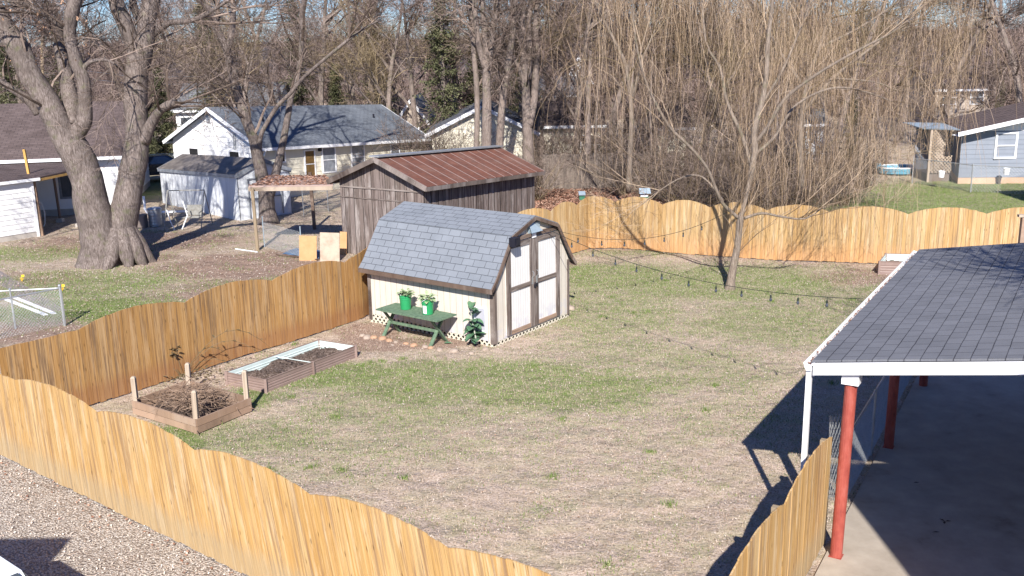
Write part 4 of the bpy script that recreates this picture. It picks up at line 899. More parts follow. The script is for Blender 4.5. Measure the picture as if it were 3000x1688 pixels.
# gable end painted white
gw = MB(); e_ = 2.6-.08+(4.38-2.6)/(7.45/2)*.35
sl_ = (4.38-2.6)/(7.45/2)
def clip2(z):
    if z <= e_: return (0, 1)
    k = min(.5, (z-e_)/sl_/(7.45-.7)); return (k, 1-k)
lap(gw, (wb_[0]-.025, wb_[3]+.02, 0), (wb_[0]-.025, wb_[2]-.02, 0), -.5, e_+sl_*(7.45-.7)/2-.03, (-1, 0, 0), .23, clip=clip2, shear=wsh); gw.build('gable_wall', M['white'], wo)
v1 = wow(*R1((1775, 1000)), 'g'); vt = MB()
for k in range(6): vt.beam(wsh((wb_[0]-.07, v1[1]-.14, v1[2]-.22+k*.09)), wsh((wb_[0]-.07, v1[1]+.14, v1[2]-.22+k*.09)), .03, .05)
vt.build('gable_vent', M['glassgrey'], wo)
for c in ((1655, 1270), (2000, 1298)):
    q_ = wow(*R1(c), 'g'); window(wo, wsh, 'g', q_[1]-.35, q_[1]+.35, q_[2]-.9, q_[2]+.05, wb_[0]-.04, M['dark'])
vp = MB(); q_ = wow(*R1((2005, 1180)), 'g')
for k in range(2): vp.tube([wsh((wb_[0]-.08, q_[1]+k*.12, q_[2]-.6)), wsh((wb_[0]-.08, q_[1]+k*.12-.03, q_[2]+.25))], .02, 5)
vp.build('service_pipe', M['glassgrey'], wo)
for px_, py_ in (((1225, 975)), ((330, 1005))):
    pp = MB(); q_ = Vector((0, 0, 0)); k_ = (10.0 if px_ > 1000 else 2.2); yy = 2.3; zz_ = 2.6+sl_*yy; pp.tube([wsh((k_, yy, zz_-.05)), wsh((k_, yy, zz_+.22))], .05, 8, cap=True); pp.build('roof_vent_pipe', M['black'], wo)
ds_ = MB(); ds_.tube([wsh((.3, -.05, 2.5)), wsh((.32, .2, 2.2)), wsh((.3, .28, 2.1)), wsh((.3, .28, 0))], .045, 6); ds_.build('downspout', M['white_trim'], wo)
pb_ = MB(); pb_.lathe([(.001, 0), (.17, 0), (.22, .35), (.24, .35), (.24, .4), (.2, .4), (.19, .34), (.001, .34)], n=14); tag(pb_.build('flower_pot', M['terracotta'], loc=G(*R4((792, 868)))), 'terracotta pot on the ground below the white house windows', 'flower pot')
# white ribbed metal shed
mo, msh, mow, mb_ = gable('metal_shed', 'white ribbed metal shed with weathered roof between the forked trees', 'shed', -11.46, 41.57, 43.4, 2.59, -7.57, 2.01, 2.56, -2.53, M['metal_wall'], M['metal_roof'], 'rib', oh=.06, trimm=M['glassgrey'], zb=-.3)
dd = MB(); 
for (y0, y1) in ((.5, 1.28), (1.31, 2.1)):
    dd.beam(msh((.0, y0, .1)), msh((.0, y0, 1.75)), .02, .05, up=(0, 1, 0)); dd.beam(msh((.0, y1, .1)), msh((.0, y1, 1.75)), .02, .05, up=(0, 1, 0)); dd.beam(msh((.0, y0, 1.75)), msh((0, y1, 1.75)), .02, .05); dd.beam(msh((.0, y0, .9)), msh((0, y1, .9)), .02, .05)
dd.build('sliding_door', M['glassgrey'], mo)
fb = MB(); fb.hexa([msh(p) for p in ((-7.55, .0, -.35), (.02, .0, -.35), (.02, 2.55, -.35), (-7.55, 2.55, -.35), (-7.55, .0, .04), (.02, .0, .04), (.02, 2.55, .04), (-7.55, 2.55, .04))]); fb.build('foundation', M['concrete'], mo)
# ------------------------------------------------------------------ left neighbour: long house with porch
lho = empty('house', Vector((-18.2, 45.2, 0)), label='white sided house with brown shingled roof at the left edge', cat='house'); o = lho.location
Aw = Vector((-17.5, 44.4, 0)); Bw = Vector((-29, 42.0, 0)); nn = Vector(((Bw-Aw).y, -(Bw-Aw).x, 0)).normalized(); nn = nn if nn.y < 0 else -nn
ud = (Bw-Aw).normalized(); bk = -nn*9
wl = MB(); lap(wl, Aw-o, Bw-o, .3, 2.45, nn, .2); lap(wl, Aw+bk-o, Aw-o, .3, 2.5, -ud, .2)
wl.poly([Aw+Vector((0, 0, 2.5))-o, Aw+bk+Vector((0, 0, 2.5))-o, Aw+bk*.5+Vector((0, 0, 4.6))-o]); wl.build('wall', M['white'], lho)
fd = MB(); fd.quad(Aw-o, Bw-o, Bw-o+Vector((0, 0, .3)), Aw-o+Vector((0, 0, .3))); fd.quad(Aw-o, Aw+bk-o, Aw+bk-o+Vector((0, 0, .3)), Aw-o+Vector((0, 0, .3))); fd.build('foundation', M['concrete'], lho)
rf = MB(); e1 = Aw+nn*.4-ud*.4; e2 = Bw+nn*.4; r1, r2 = Aw+bk*.5-ud*.4, Bw+bk*.5; b1, b2 = Aw+bk*1.05-ud*.4, Bw+bk*1.05
zE, zR = 2.62, 4.75
for (p, q_, s_, t_) in ((e1, e2, r2, r1), (b1, b2, r2, r1)):
    rf.hexa([p+Vector((0, 0, zE-.06))-o, q_+Vector((0, 0, zE-.06))-o, s_+Vector((0, 0, zR-.06))-o, t_+Vector((0, 0, zR-.06))-o, p+Vector((0, 0, zE))-o, q_+Vector((0, 0, zE))-o, s_+Vector((0, 0, zR))-o, t_+Vector((0, 0, zR))-o], [(0, 0), (11, 0), (11, 5), (0, 5)]*2)
rf.build('roof', M['shingle_brown'], lho)
gt = MB(); gt.beam(e1+nn*.06+Vector((0, 0, zE-.09))-o, e2+nn*.06+Vector((0, 0, zE-.09))-o, .12, .13); gt.beam(e1+Vector((0, 0, zE-.1))-o-ud*.015, r1+Vector((0, 0, zR-.1))-o-ud*.015, .03, .16); gt.build('gutter', M['white_trim'], lho)
# porch addition: low dark roof, front block with white siding
Cr = G(*R2((272, 708))); Cr.z = 0; Cd = Vector((-.62, -.78, 0)); Cn = Vector((.78, -.62, 0))
ad = empty('porch_addition', Cr, label='white sided lean-to with dark roof and open porch, attached before the left house', cat='building')
Fl = Cd*7; 
wl = MB(); lap(wl, (0, 0, 0), Fl, .22, 2.25, (.62*0+Cn.x, Cn.y, 0), .2); wl.build('wall', M['white'], ad)
fd = MB(); fd.quad((0, 0, 0), Fl, Fl+Vector((0, 0, .22)), (0, 0, .22)); fd.build('foundation', M['concrete'], ad)
cb_ = MB(); cb_.beam(Cn*.03, Cn*.03+Vector((0, 0, 2.25)), .1, .04, up=Cn); cb_.build('corner_board', M['white_trim'], ad)
ps = MB(); q_ = Vector((.12, .12, 0)); ps.beam(q_, q_+Vector((-.1, .05, 2.3)), .1, .1, up=(1, 0, 0)); ps.build('porch_post', M['bed_wood'], ad)
rf = MB(); top_l = e2+Vector((0, 0, 2.42))+nn*.05-Cr; top_r = Aw+ud*2.2+Vector((0, 0, 2.42))+nn*.3-Cr
f0 = Vector((.3, .1, 2.36)); f1 = Fl+Vector((.1, -.1, 2.36)); fr_ = G(*R2((500, 240)), 2.36)-Cr; fr_.z = 2.36
for zz in (0,):
    rf.poly([f1, f0, fr_, top_r, top_l], [(0, 0), (7, 0), (9, 0), (9, 4), (0, 4)]); rf.poly([p-Vector((0, 0, .07)) for p in (f1, f0, fr_, top_r, top_l)][::-1])
    rf.quad(f1, f0, f0-Vector((0, 0, .07)), f1-Vector((0, 0, .07))); rf.quad(f0, fr_, fr_-Vector((0, 0, .07)), f0-Vector((0, 0, .07)))
rf.build('roof', M['shingle_brown'], ad)
fs = MB(); fs.beam(f0-Vector((0, 0, .08)), f1-Vector((0, 0, .08)), .1, .11); fs.build('gutter', M['white_trim'], ad)
bm = MB(); bm.beam(f0+Vector((0, 0, -.12)), fr_+Vector((0, 0, -.12)), .05, .09); bm.build('porch_beam', M['new_wood'], ad)
for c in ((428, 605), (565, 640)):
    q_ = G(*R2(c))-Cr; ps = MB(); ps.tube([q_, q_+Vector((-.05, .0, 2.3))], .06, 6); po = ps.build('porch_post', M['brown_wood'], ad)
    bs = MB(); bs.box(q_.x-.13, q_.x+.13, q_.y-.13, q_.y+.13, 0, .16); bs.build('footing', M['concrete'], po)
q_ = A(*R2((478, 330)), 43.0)-o; wn = MB()
wd = ud*.55; c_ = Vector((q_.x, 0, q_.z)); base_y = lambda p: 0
pw = Aw+ud*((A(*R2((478, 330)), 43.2)-Aw).dot(ud)); pw = pw-o+nn*.05
wf = MB(); wf.hexa([pw-wd+Vector((0, 0, .75)), pw+wd+Vector((0, 0, .75)), pw+wd+nn*-.03+Vector((0, 0, .75)), pw-wd+nn*-.03+Vector((0, 0, .75))]+[pw-wd+Vector((0, 0, 2.1)), pw+wd+Vector((0, 0, 2.1)), pw+wd+nn*-.03+Vector((0, 0, 2.1)), pw-wd+nn*-.03+Vector((0, 0, 2.1))])
wfo = wf.build('window', M['glassgrey'], lho); wg = MB(); w2 = wd*.8; n2 = nn*.01; wg.quad(pw-w2+n2+Vector((0, 0, .85)), pw+w2+n2+Vector((0, 0, .85)), pw+w2+n2+Vector((0, 0, 2.0)), pw-w2+n2+Vector((0, 0, 2.0))); wg.build('pane', M['glass'], wfo)
# tall new timber post in front of the roof
pz = Cr+Cd*.9; p = MB(); pz = G(94, 507, 2.4); pz.z = 0; p.beam((0, 0, 0), (-.2, 0, 3.35), .09, .09, up=(1, 0, 0)); tag(p.build('timber_post', M['new_wood'], loc=pz), 'tall bare yellow timber post standing against the lean-to at left', 'post')
hs = MB(); a = G(*R2((330, 640))); pts = [Vector((-.55, -.3, 1.15)), Vector((-.3, -.15, 1.22)), Vector((-.08, 0, 1.0)), Vector((0, 0, .6)), Vector((-.05, 0, .15)), Vector((-.12, 0, .02))]; hs.tube(pts, .02, 6)
tag(hs.build('hose', M['white_trim'], loc=a), 'white hose arching out from the lean-to corner', 'hose')
# ------------------------------------------------------------------ blue grey house on the right
GO = Vector((22.15, 48.9, 0)); gh = empty('house', GO, label='blue grey lap sided house with white gable and lattice porch at right edge', cat='house')
gu = Vector((1, -.06, 0)).normalized(); gv_ = Vector((.30, .95, 0)); 
wl = MB(); lap(wl, (0, 0, 0), gu*8, .32, 2.62, (-.06, -1, 0), .23); lap(wl, gv_*6.5, (0, 0, 0), .32, 2.62, (-.95, .3, 0), .23); wl.build('wall', M['blue_grey'], gh)
fd = MB(); fd.quad((0, 0, 0), gu*8, gu*8+Vector((0, 0, .32)), (0, 0, .32)); fd.quad(gv_*6.5, (0, 0, 0), (0, 0, .32), gv_*6.5+Vector((0, 0, .32))); fd.build('foundation', mottled('tan_block', [(.48, .32, .22), (.55, .40, .29)], 3), gh)
gb_ = MB(); a = Vector((0, 0, 2.62)); n = 20
for k in range(n):
    u0, u1 = k*.4, (k+1)*.4-.02; zt = lambda u_: 2.62+.03+.20*min(u_, 8-u_)+.02
    o1 = Vector((0, -.03 if k % 2 else -.02, 0)); gb_.quad(gu*u0+o1+Vector((0, 0, 2.6)), gu*u1+o1+Vector((0, 0, 2.6)), gu*u1+o1+Vector((0, 0, zt(u1))), gu*u0+o1+Vector((0, 0, zt(u0))))
gb_.build('gable_boards', M['white'], gh)
rf = MB(); e0 = gu*-.5+Vector((0, -.7, 2.62)); pk = gu*4.0+Vector((0, -.7, 3.60)); e9 = gu*8.5+Vector((0, -.7, 2.62)); b9 = gv_*7.5
for (p, q_) in ((e0, pk), (e9, pk)):
    rf.hexa([p-Vector((0, 0, .06)), q_-Vector((0, 0, .06)), q_+b9-Vector((0, 0, .06)), p+b9-Vector((0, 0, .06)), p, q_, q_+b9, p+b9], [(0, 0), (0, 4), (10, 4), (10, 0)]*2)
rf.build('roof', M['shingle_brown'], gh)
tm = MB(); tm.beam(e0+Vector((0, -.02, -.12)), pk+Vector((0, -.02, -.12)), .03, .2); tm.beam(e9+Vector((0, -.02, -.12)), pk+Vector((0, -.02, -.12)), .03, .2); tm.build('fascia', M['white_trim'], gh)
tm = MB(); tm.quad(e0+Vector((0, .02, -.2)), pk+Vector((0, .02, -.2)), pk+Vector((0, .72, -.2)), e0+Vector((0, .72, -.2))); tm.build('soffit', M['white_trim'], gh)
ident = lambda p: Vector(p)
wx = A(*RR((1965, 935)), 48.9)-GO; wx2 = A(*RR((2118, 1120)), 48.9)-GO
f = MB(); X0, X1, Z0, Z1 = wx.x, wx2.x-.1, wx2.z, wx.z
for (a, b, c, d) in ((X0, X0+.1, Z0, Z1), (X1-.1, X1, Z0, Z1), (X0+.1, X1-.1, Z1-.09, Z1), (X0+.1, X1-.1, Z0, Z0+.09), (X0+.1, X1-.1, (Z0+Z1)/2-.03, (Z0+Z1)/2+.03)): f.box(a, b, -.20, -.04, c, d)
fo = f.build('window', M['white_trim'], gh); pn_ = MB(); pn_.box(X0+.1, X1-.1, -.10, -.07, (Z0+Z1)/2, Z1-.09); pn_.build('blind', mottled('blind', [(.6, .62, .66), (.7, .72, .75)], 3, bs=0), fo); pn_ = MB(); pn_.box(X0+.1, X1-.1, -.10, -.07, Z0+.09, (Z0+Z1)/2-.03); pn_.build('pane', M['glass'], fo)
# porch on its left: metal roof, lattice, dark interior
pr = MB(); q0 = G(*RR((1450, 907)), 2.62)-GO; q1 = Vector((-.3, -.4, 2.72))
pr.hexa([q0+Vector((0, 0, -.05)), q1+Vector((0, 0, -.05)), Vector((.3, 3.0, 2.70)), Vector((q0.x+.2, q0.y+3, 2.62)), q0, q1, Vector((.3, 3.0, 2.75)), Vector((q0.x+.2, q0.y+3, 2.67))]); pr.build('porch_roof', M['zincroof'], gh)
la = MB(); lx0 = q0.x+.15; lattice(la, (lx0, .9, 0), (1, 0, 0), -lx0, .45, 2.6, step=.17, w_=.045, t=.01, nrm=Vector((0, -1, 0))); la.build('porch_lattice', M['stake'], gh)
la = MB(); la.box(lx0, -.05, 2.7, 2.75, .0, 2.6); la.build('porch_back', M['blue_grey'], gh)
for xx in (lx0,): p = MB(); p.box(xx-.05, xx+.05, .8, .9, 0, 2.6); p.build('porch_post', M['stake'], gh)
fl_ = MB(); fl_.box(lx0, 0, 1.0, 2.7, 0, .42); fl_.build('porch_floor', M['grey_wood'], gh)
ld = empty('ladder', G(*RR((1510, 1200))), label='small wooden ladder leaning on the lattice porch', cat='ladder')
for xx in (0, .38): p = MB(); p.beam((xx, 0, 0), (xx+.12, 1.0, 1.6), .04, .06); p.build('rail', M['bed_wood'], ld)
for k in range(6): p = MB(); t_ = .15+k*.15; p.beam((.0+.12*t_, t_, 1.6*t_), (.38+.12*t_, t_, 1.6*t_), .05, .03); p.build('rung', M['stake'], ld)
for px_, py_, lb in ((1588, 1255, 'white pail near the ladder by the chain link fence'), (2048, 1235, 'white pail against the blue grey siding below the window')):
    p = MB(); p.lathe([(.001, 0), (.12, 0), (.15, .30), (.16, .30), (.155, .26), (.001, .25)], n=14); tag(p.build('pail', M['white_trim'], loc=A(*RR((px_, py_)), 48.0 if px_ > 1900 else 47.5)-Vector((0, 0, 0))), lb, 'pail', group='white pails by the blue grey house')
# turquoise plastic pool / boat shape
bt = empty('paddling_pool', G(*RR((1290, 1232))), label='turquoise plastic basin with white rim on the grass beyond the willow', cat='pool')
b = MB(); b.lathe([(.001, .03), (1.0, .03), (1.12, .1), (1.2, .38), (1.15, .38), (1.05, .15), (.001, .1)], n=28); b.v = [(x*1.0, y*.7, z) for x, y, z in b.v]; b.build('basin', M['cyan'], bt)
b = MB(); b.lathe([(1.15, .37), (1.22, .37), (1.22, .43), (1.15, .43), (1.15, .37)], n=28); b.v = [(x, y*.7, z) for x, y, z in b.v]; b.build('rim', M['white_trim'], bt)
for sx in (-1.15, 1.15): b = MB(); b.box(sx-.12, sx+.12, -.12, .12, .3, .58); b.build('end_block', M['cyan'], bt)
b = MB(); b.lathe([(.001, 0), (.2, 0), (.24, .42), (.001, .42)], n=14); tag(b.build('bucket', M['cyan'], loc=G(*RR((1415, 1245)))), 'pale blue tub standing right of the turquoise basin', 'bucket')
# chain link fence at right
a0, a1, a2 = G(*RR((1380, 1300))), G(*RR((1795, 1362))), G(3060, 575)
cr_ = empty('chain_link_fence', a0, label='chain link fence in front of the blue grey house', cat='fence'); k_ = MB()
chainlink(k_, (0, 0, 0), a1-a0, .05, 1.25, .14, .005); chainlink(k_, a1-a0, a2-a0, .05, 1.25, .14, .005); k_.build('wire_mesh', M['link'], cr_)
for q_ in (a0, a1, a2): p = MB(); p.tube([q_-a0, q_-a0+Vector((0, 0, 1.35))], .03, 8); p.build('post', M['zinc'], cr_)
p = MB(); p.tube([Vector((0, 0, 1.27)), a1-a0+Vector((0, 0, 1.27)), a2-a0+Vector((0, 0, 1.27))], .022, 6); p.build('top_rail', M['zinc'], cr_)
# ------------------------------------------------------------------ left chain link fence, boards, marks
c0 = G(190, 955); cA = c0+(G(0, 838, 1.05)-Vector((0, 0, 1.05))-c0)*1.5; cA.z = 0; cB = c0+((G(0, 878, 1.05)-Vector((0, 0, 1.05)))-c0)*1.3; cB.z = 0
cA = c0+(G(30, 855, 1.02)-Vector((0, 0, 1.02))-c0)*2.0; cA.z = 0
cl2 = empty('chain_link_fence', c0, label='galvanised chain link fence corner outside the left wooden fence', cat='fence'); k_ = MB()
chainlink(k_, (0, 0, 0), cA-c0, .03, 1.04, .085, .0024); chainlink(k_, (0, 0, 0), cB-c0, .03, 1.04, .085, .0024); k_.build('wire_mesh', M['link'], cl2)
for q_, rd, hh in ((c0, .035, 1.12), (cA, .025, 1.08), (c0.lerp(cA, .5), .025, 1.08), (cB, .025, 1.08)):
    p = MB(); p.tube([q_-c0, q_-c0+Vector((0, 0, hh))], rd, 10, cap=True); po = p.build('post', M['zinc'], cl2)
    p = MB(); p.lathe([(rd*1.2, hh-.03), (rd*1.3, hh), (rd, hh+.03), (.001, hh+.045)], c=(q_-c0), n=10); p.build('post_cap', M['zinc'], po)
for q_ in (cA, cB): p = MB(); p.tube([Vector((0, 0, 1.05)), q_-c0+Vector((0, 0, 1.05))], .019, 7); p.build('top_rail', M['zinc'], cl2)
tn = MB(); tn.beam((.03, .0, .05), (.03, 0, 1.0), .012, .02, up=(1, 0, 0)); tn.build('tension_bar', M['zinc'], cl2)
for i, (a, b) in enumerate((((40, 873), (160, 922)), ((18, 880), (135, 926)))):
    p = MB(); A_, B_ = G(*a), G(*b); p.beam(Vector((0, 0, .03+.0*i)), B_-A_+Vector((0, 0, .03)), .11, .03)
    tag(p.build('white_board', M['white_trim'], loc=A_), ('longer upper white board lying on the ground behind the chain link', 'lower peeling white board lying on the ground behind the chain link')[i], 'board')
for i, (px_, py_) in enumerate(((65, 825), (183, 854))):
    p = MB()
    for k in range(7): a = k*.9; p.tube([(0, 0, .01), (.05*math.cos(a), .05*math.sin(a), .10+.03*(k % 3))], .006, 4)
    p.tube([(0, 0, 0), (0, 0, .22)], .005, 4); p.quad((0, 0, .15), (.08, .02, .15), (.08, .02, .22), (0, 0, .22))
    tag(p.build('marker_flag', M['yellow'], loc=G(px_, py_)), ('larger yellow marker flag in the grass left of the fence corner', 'small yellow marker flag just right of the fence corner post')[i], 'flag')
# ------------------------------------------------------------------ lean-to, boards, tarp, wire fence by the barn
lt_ = empty('lean_to', G(755, 735), label='open leaf covered lean-to roof on wooden posts attached to the barn', cat='lean-to'); o = lt_.location
pA, pB, pC, pD = G(728, 545, 2.35), G(975, 541, 2.35), G(955, 515, 2.5), G(790, 515, 2.5)
rf = MB(); rf.hexa([p-o-Vector((0, 0, .05)) for p in (pA, pB, pC, pD)]+[p-o for p in (pA, pB, pC, pD)]); rf.build('roof', M['rust'], lt_)
fs = MB(); fs.beam(pA-o-Vector((0, .03, .12)), pB-o-Vector((0, .03, .12)), .04, .14); fs.beam(pA-o-Vector((0, 0, .12)), pD-o-Vector((0, 0, .12)), .04, .14); fs.build('fascia', M['stake'], lt_)
lv = MB(); rr = random.Random(8)
for k in range(900):
    u, v = rr.random(), rr.random(); p = pA.lerp(pB, u).lerp(pD.lerp(pC, u), v)-o; e = rr.uniform(.03, .07); a = rr.uniform(0, 6.28); z = .005+rr.uniform(0, .03)
    lv.quad(p+Vector((-e, 0, z)), p+Vector((0, -e*.6, z+rr.uniform(-.02, .03))), p+Vector((e, 0, z)), p+Vector((0, e*.6, z+rr.uniform(-.02, .03))))
lv.build('leaf_cover', M['redleaf'], lt_)
p = MB(); p.tube([(0, 0, 0), (-.02, 0, 2.28)], .065, 8); p.build('post', M['postwood'], lt_)
q_ = G(922, 672)-o; p = MB(); p.beam(q_, q_+Vector((-.05, 0, 2.3)), .12, .12, up=(1, 0, 0)); p.build('post', M['brown_wood'], lt_)
for i, (px_, py_, w_, h_, mt, lb) in enumerate(((902, 764, .62, .85, 'osb', 'yellow plywood sheet leaning beside the barn'), (965, 770, .68, 1.0, 'osbgrey', 'weathered grey plywood sheet leaning against the barn corner'), (1003, 750, .25, .8, 'osb', 'narrow orange board at the barn corner'))):
    p = MB(); p.hexa([(-w_/2, 0, 0), (w_/2, 0, 0), (w_/2, .02, 0), (-w_/2, .02, 0), (-w_/2, .18, h_), (w_/2, .18, h_*.98), (w_/2, .2, h_*.98), (-w_/2, .2, h_)]); tag(p.build('plywood_sheet', M[mt], loc=G(px_, py_)+Vector((0, .1*i, 0)), rz=-.1), lb, 'board')
tp = MB(); n = 10; T0, T1, T2, T3 = G(825, 748), G(935, 762), G(938, 738), G(862, 733)
for i in range(n):
    for j in range(n):
        P_ = lambda u, v: T0.lerp(T1, u).lerp(T3.lerp(T2, u), v)+Vector((0, 0, .05+.07*abs(mnoise.noise(Vector((u*4, v*4, 1))))))-T0
        tp.quad(P_(i/n, j/n), P_((i+1)/n, j/n), P_((i+1)/n, (j+1)/n), P_(i/n, (j+1)/n))
tag(tp.build('tarpaulin', M['blue'], loc=T0), 'crumpled blue tarpaulin on the ground by the barn', 'tarp')
p = MB(); p.tube([Vector((0, 0, .02)), G(755, 741)-G(690, 731)+Vector((0, 0, .03))], .022, 6); tag(p.build('white_pole', M['white_trim'], loc=G(690, 731)), 'white pole lying in the grass left of the lean-to', 'pole')
p = MB(); p.beam((0, 0, .05), G(930, 764)-G(810, 748)+Vector((0, 0, .05)), .08, .04); tag(p.build('timber', M['brown_wood'], loc=G(810, 748)), 'dark timber lying in front of the blue tarp', 'timber')
wf_ = empty('wire_fence', G(775, 722), label='low wire mesh fence on thin metal stakes beside the barn', cat='fence'); o = wf_.location
pts = [G(775, 722), G(845, 700)+Vector((0, 0, 0)), G(885, 755)]; pts = [G(775, 724), G(885, 758)]
k_ = MB(); chainlink(k_, pts[0]-o, pts[1]-o, .02, .95, .1, .004); k_.build('wire_mesh', M['link'], wf_)
for q_ in pts: p = MB(); p.tube([q_-o, q_-o+Vector((0, 0, 1.15))], .02, 6); p.build('stake', M['zincroof'], wf_)
wf2 = empty('wire_fence', G(890, 630), label='chain link garden fence in the yard behind the lean-to', cat='fence'); o = wf2.location; pts = [G(890, 632), G(962, 620), G(1010, 600)]
k_ = MB(); chainlink(k_, pts[0]-o, pts[1]-o, .02, 1.1, .13, .005); chainlink(k_, pts[1]-o, pts[2]-o, .02, 1.1, .13, .005); k_.build('wire_mesh', M['link'], wf2)
for q_ in pts: p = MB(); p.tube([q_-o, q_-o+Vector((0, 0, 1.2))], .025, 6); p.build('stake', M['zinc'], wf2)
p = MB(); p.tube([Vector((0, 0, 1.12)), pts[1]-o+Vector((0, 0, 1.12)), pts[2]-o+Vector((0, 0, 1.12))], .02, 6); p.build('top_rail', M['zinc'], wf2)
# bin, swing frame, pvc pipe, cars
tc = empty('dustbin', G(457, 663), label='galvanised metal dustbin on the grass in front of the metal shed', cat='dustbin')
b = MB(); prf = [(.001, .02), (.27, .02), (.28, .0)]
b.lathe([(.001, .02), (.25, .02)]+[(.25+.03*k/10+(.006 if k % 2 else 0), .04+.065*k) for k in range(11)]+[(.29, .72), (.285, .72)], n=26); b.build('body', M['zinc'], tc)
b = MB(); b.lathe([(.305, .70), (.31, .74), (.25, .78), (.06, .82), (.001, .82)], n=26); b.build('lid', M['zinc'], tc)
sw = empty('garden_swing', G(*Z7((640, 900))), label='rusted bare frame of a garden swing seat before the metal shed', cat='swing'); mm = mottled('rusty_frame', [(.16, .15, .13), (.34, .34, .32)], 8, bs=0)
b = MB()
for sx in (-.75, .75): b.tube([(sx-.1, -.55, 0), (sx, 0, 1.55), (sx+.05, .6, 0)], .022, 6)
b.tube([(-.75, 0, 1.55), (.75, 0, 1.55)], .022, 6); b.build('frame', mm, sw)
b = MB()
for k in range(7): b.tube([(-.55, -.25+k*.08, .45), (.55, -.25+k*.08, .45)], .01, 4)
for k in range(6): b.tube([(-.55, .3, .5+k*.08), (.55, .3, .5+k*.08)], .01, 4)
b.box(-.1, .5, .27, .29, .48, .9)
for sx in (-.55, .55): b.tube([(sx, -.3, .45), (sx, -.3, .65), (sx, .3, .7)], .014, 5); b.tube([(sx, 0, .5), (sx*1.2, 0, 1.5)], .006, 4)
b.build('seat', mm, sw)
b = MB(); b.tube([(-.75, -.3, .8), (-.55, -.55, .35), (-.4, -.6, .02)], .02, 6); b.tube([(.0, -.5, 1.2), (.15, -.55, .6), (-.1, -.6, .05)], .025, 6); b.build('loose_bar', M['white_trim'], sw)
b = MB(); pz0 = G(*R2((1000, 520))); b.tube([Vector((-.1, .3, .9)), Vector((-.02, .1, .35)), Vector((.08, 0, .22)), Vector((1.9, .3, .2))], .055, 8); tag(b.build('drain_pipe', M['white_trim'], loc=G(412, 645)+Vector((0, .6, 0))), 'white plastic drain pipe running behind the big tree to the metal shed', 'pipe')
b = MB(); bx0 = G(412, 668); b.box(-.25, .25, -.2, .2, 0, .55); b.box(-.22, .22, -.22, -.2, .05, .5); tag(b.build('planter_box', M['grey_wood'], loc=bx0), 'dark wooden box half hidden behind the big forked trunk', 'box')
def car(label, loc, rz, mat, name='parked_car'):
    o = empty(name, loc, rz, label=label, cat='car'); b = MB()
    prof_ = [(-2.2, .45), (-2.25, .75), (-2.1, .95), (-1.0, 1.0), (-.45, 1.42), (.9, 1.45), (1.6, 1.05), (2.15, 1.0), (2.25, .7), (2.2, .4)]
    n = len(prof_)
    def sect(s_): return [(x, s_*(.86 if z < 1.05 else .66), z) for x, z in prof_]
    L_, R_ = sect(-1), sect(1)
    for i in range(n-1): b.quad(L_[i], R_[i], R_[i+1], L_[i+1])
    b.poly([(x, -.86, min(z, 1.02)) for x, z in prof_]); b.poly([(x, .86, min(z, 1.02)) for x, z in prof_][::-1])
    b.quad(L_[-1], R_[-1], R_[0], L_[0])
    for s_ in (-1, 1): b.poly([(-1.0, .86*s_, 1.0), (-.45, .66*s_, 1.42), (.9, .66*s_, 1.45), (1.6, .86*s_, 1.02)])
    b.build('body', mat, o)
    gz = MB()
    for s_ in (-1, 1): gz.poly([(-.85, .85*s_, 1.03), (-.42, .70*s_, 1.38), (.8, .70*s_, 1.40), (1.35, .845*s_, 1.06)])
    gz.quad((-1.0, -.74, 1.03), (-1.0, .74, 1.03), (-.5, .6, 1.41), (-.5, -.6, 1.41)); gz.quad((1.6, -.76, 1.09), (1.6, .76, 1.09), (.95, .6, 1.46), (.95, -.6, 1.46)); gz.build('windows', M['glass'], o)
    for x in (-1.4, 1.35):
        for s_ in (-.87, .87):
            t_ = MB(); t_.lathe([(.001, -.1), (.33, -.1), (.33, .1), (.001, .1)], n=20); t_.v = [(a+x, c+s_, b_+.33) for a, b_, c in t_.v]; to = t_.build('tyre', M['tyre'], o)
            h_ = MB(); h_.lathe([(.001, -.11), (.19, -.11), (.19, .11), (.001, .11)], n=14); h_.v = [(a+x, c+s_, b_+.33) for a, b_, c in h_.v]; h_.build('rim', M['zinc'], to)
    return o
cc = G(*R2((1080, 345)))+Vector((-.6, 1.6, 0)); car('dark blue car parked behind the metal shed on the left', cc, R(20), M['carblue']); car('second dark car behind the blue one, roof showing above it', cc+Vector((.8, 4.6, 0)), R(14), M['carblue'])
pc = G(62, 1672, 1.44); cr0, sr0 = math.cos(R(-40)), math.sin(R(-40))
car('white car whose corner shows at the lower left of the gravel drive', (pc.x-(.9*cr0-.66*sr0), pc.y-(.9*sr0+.66*cr0), 0), R(-40), M['carwhite'])
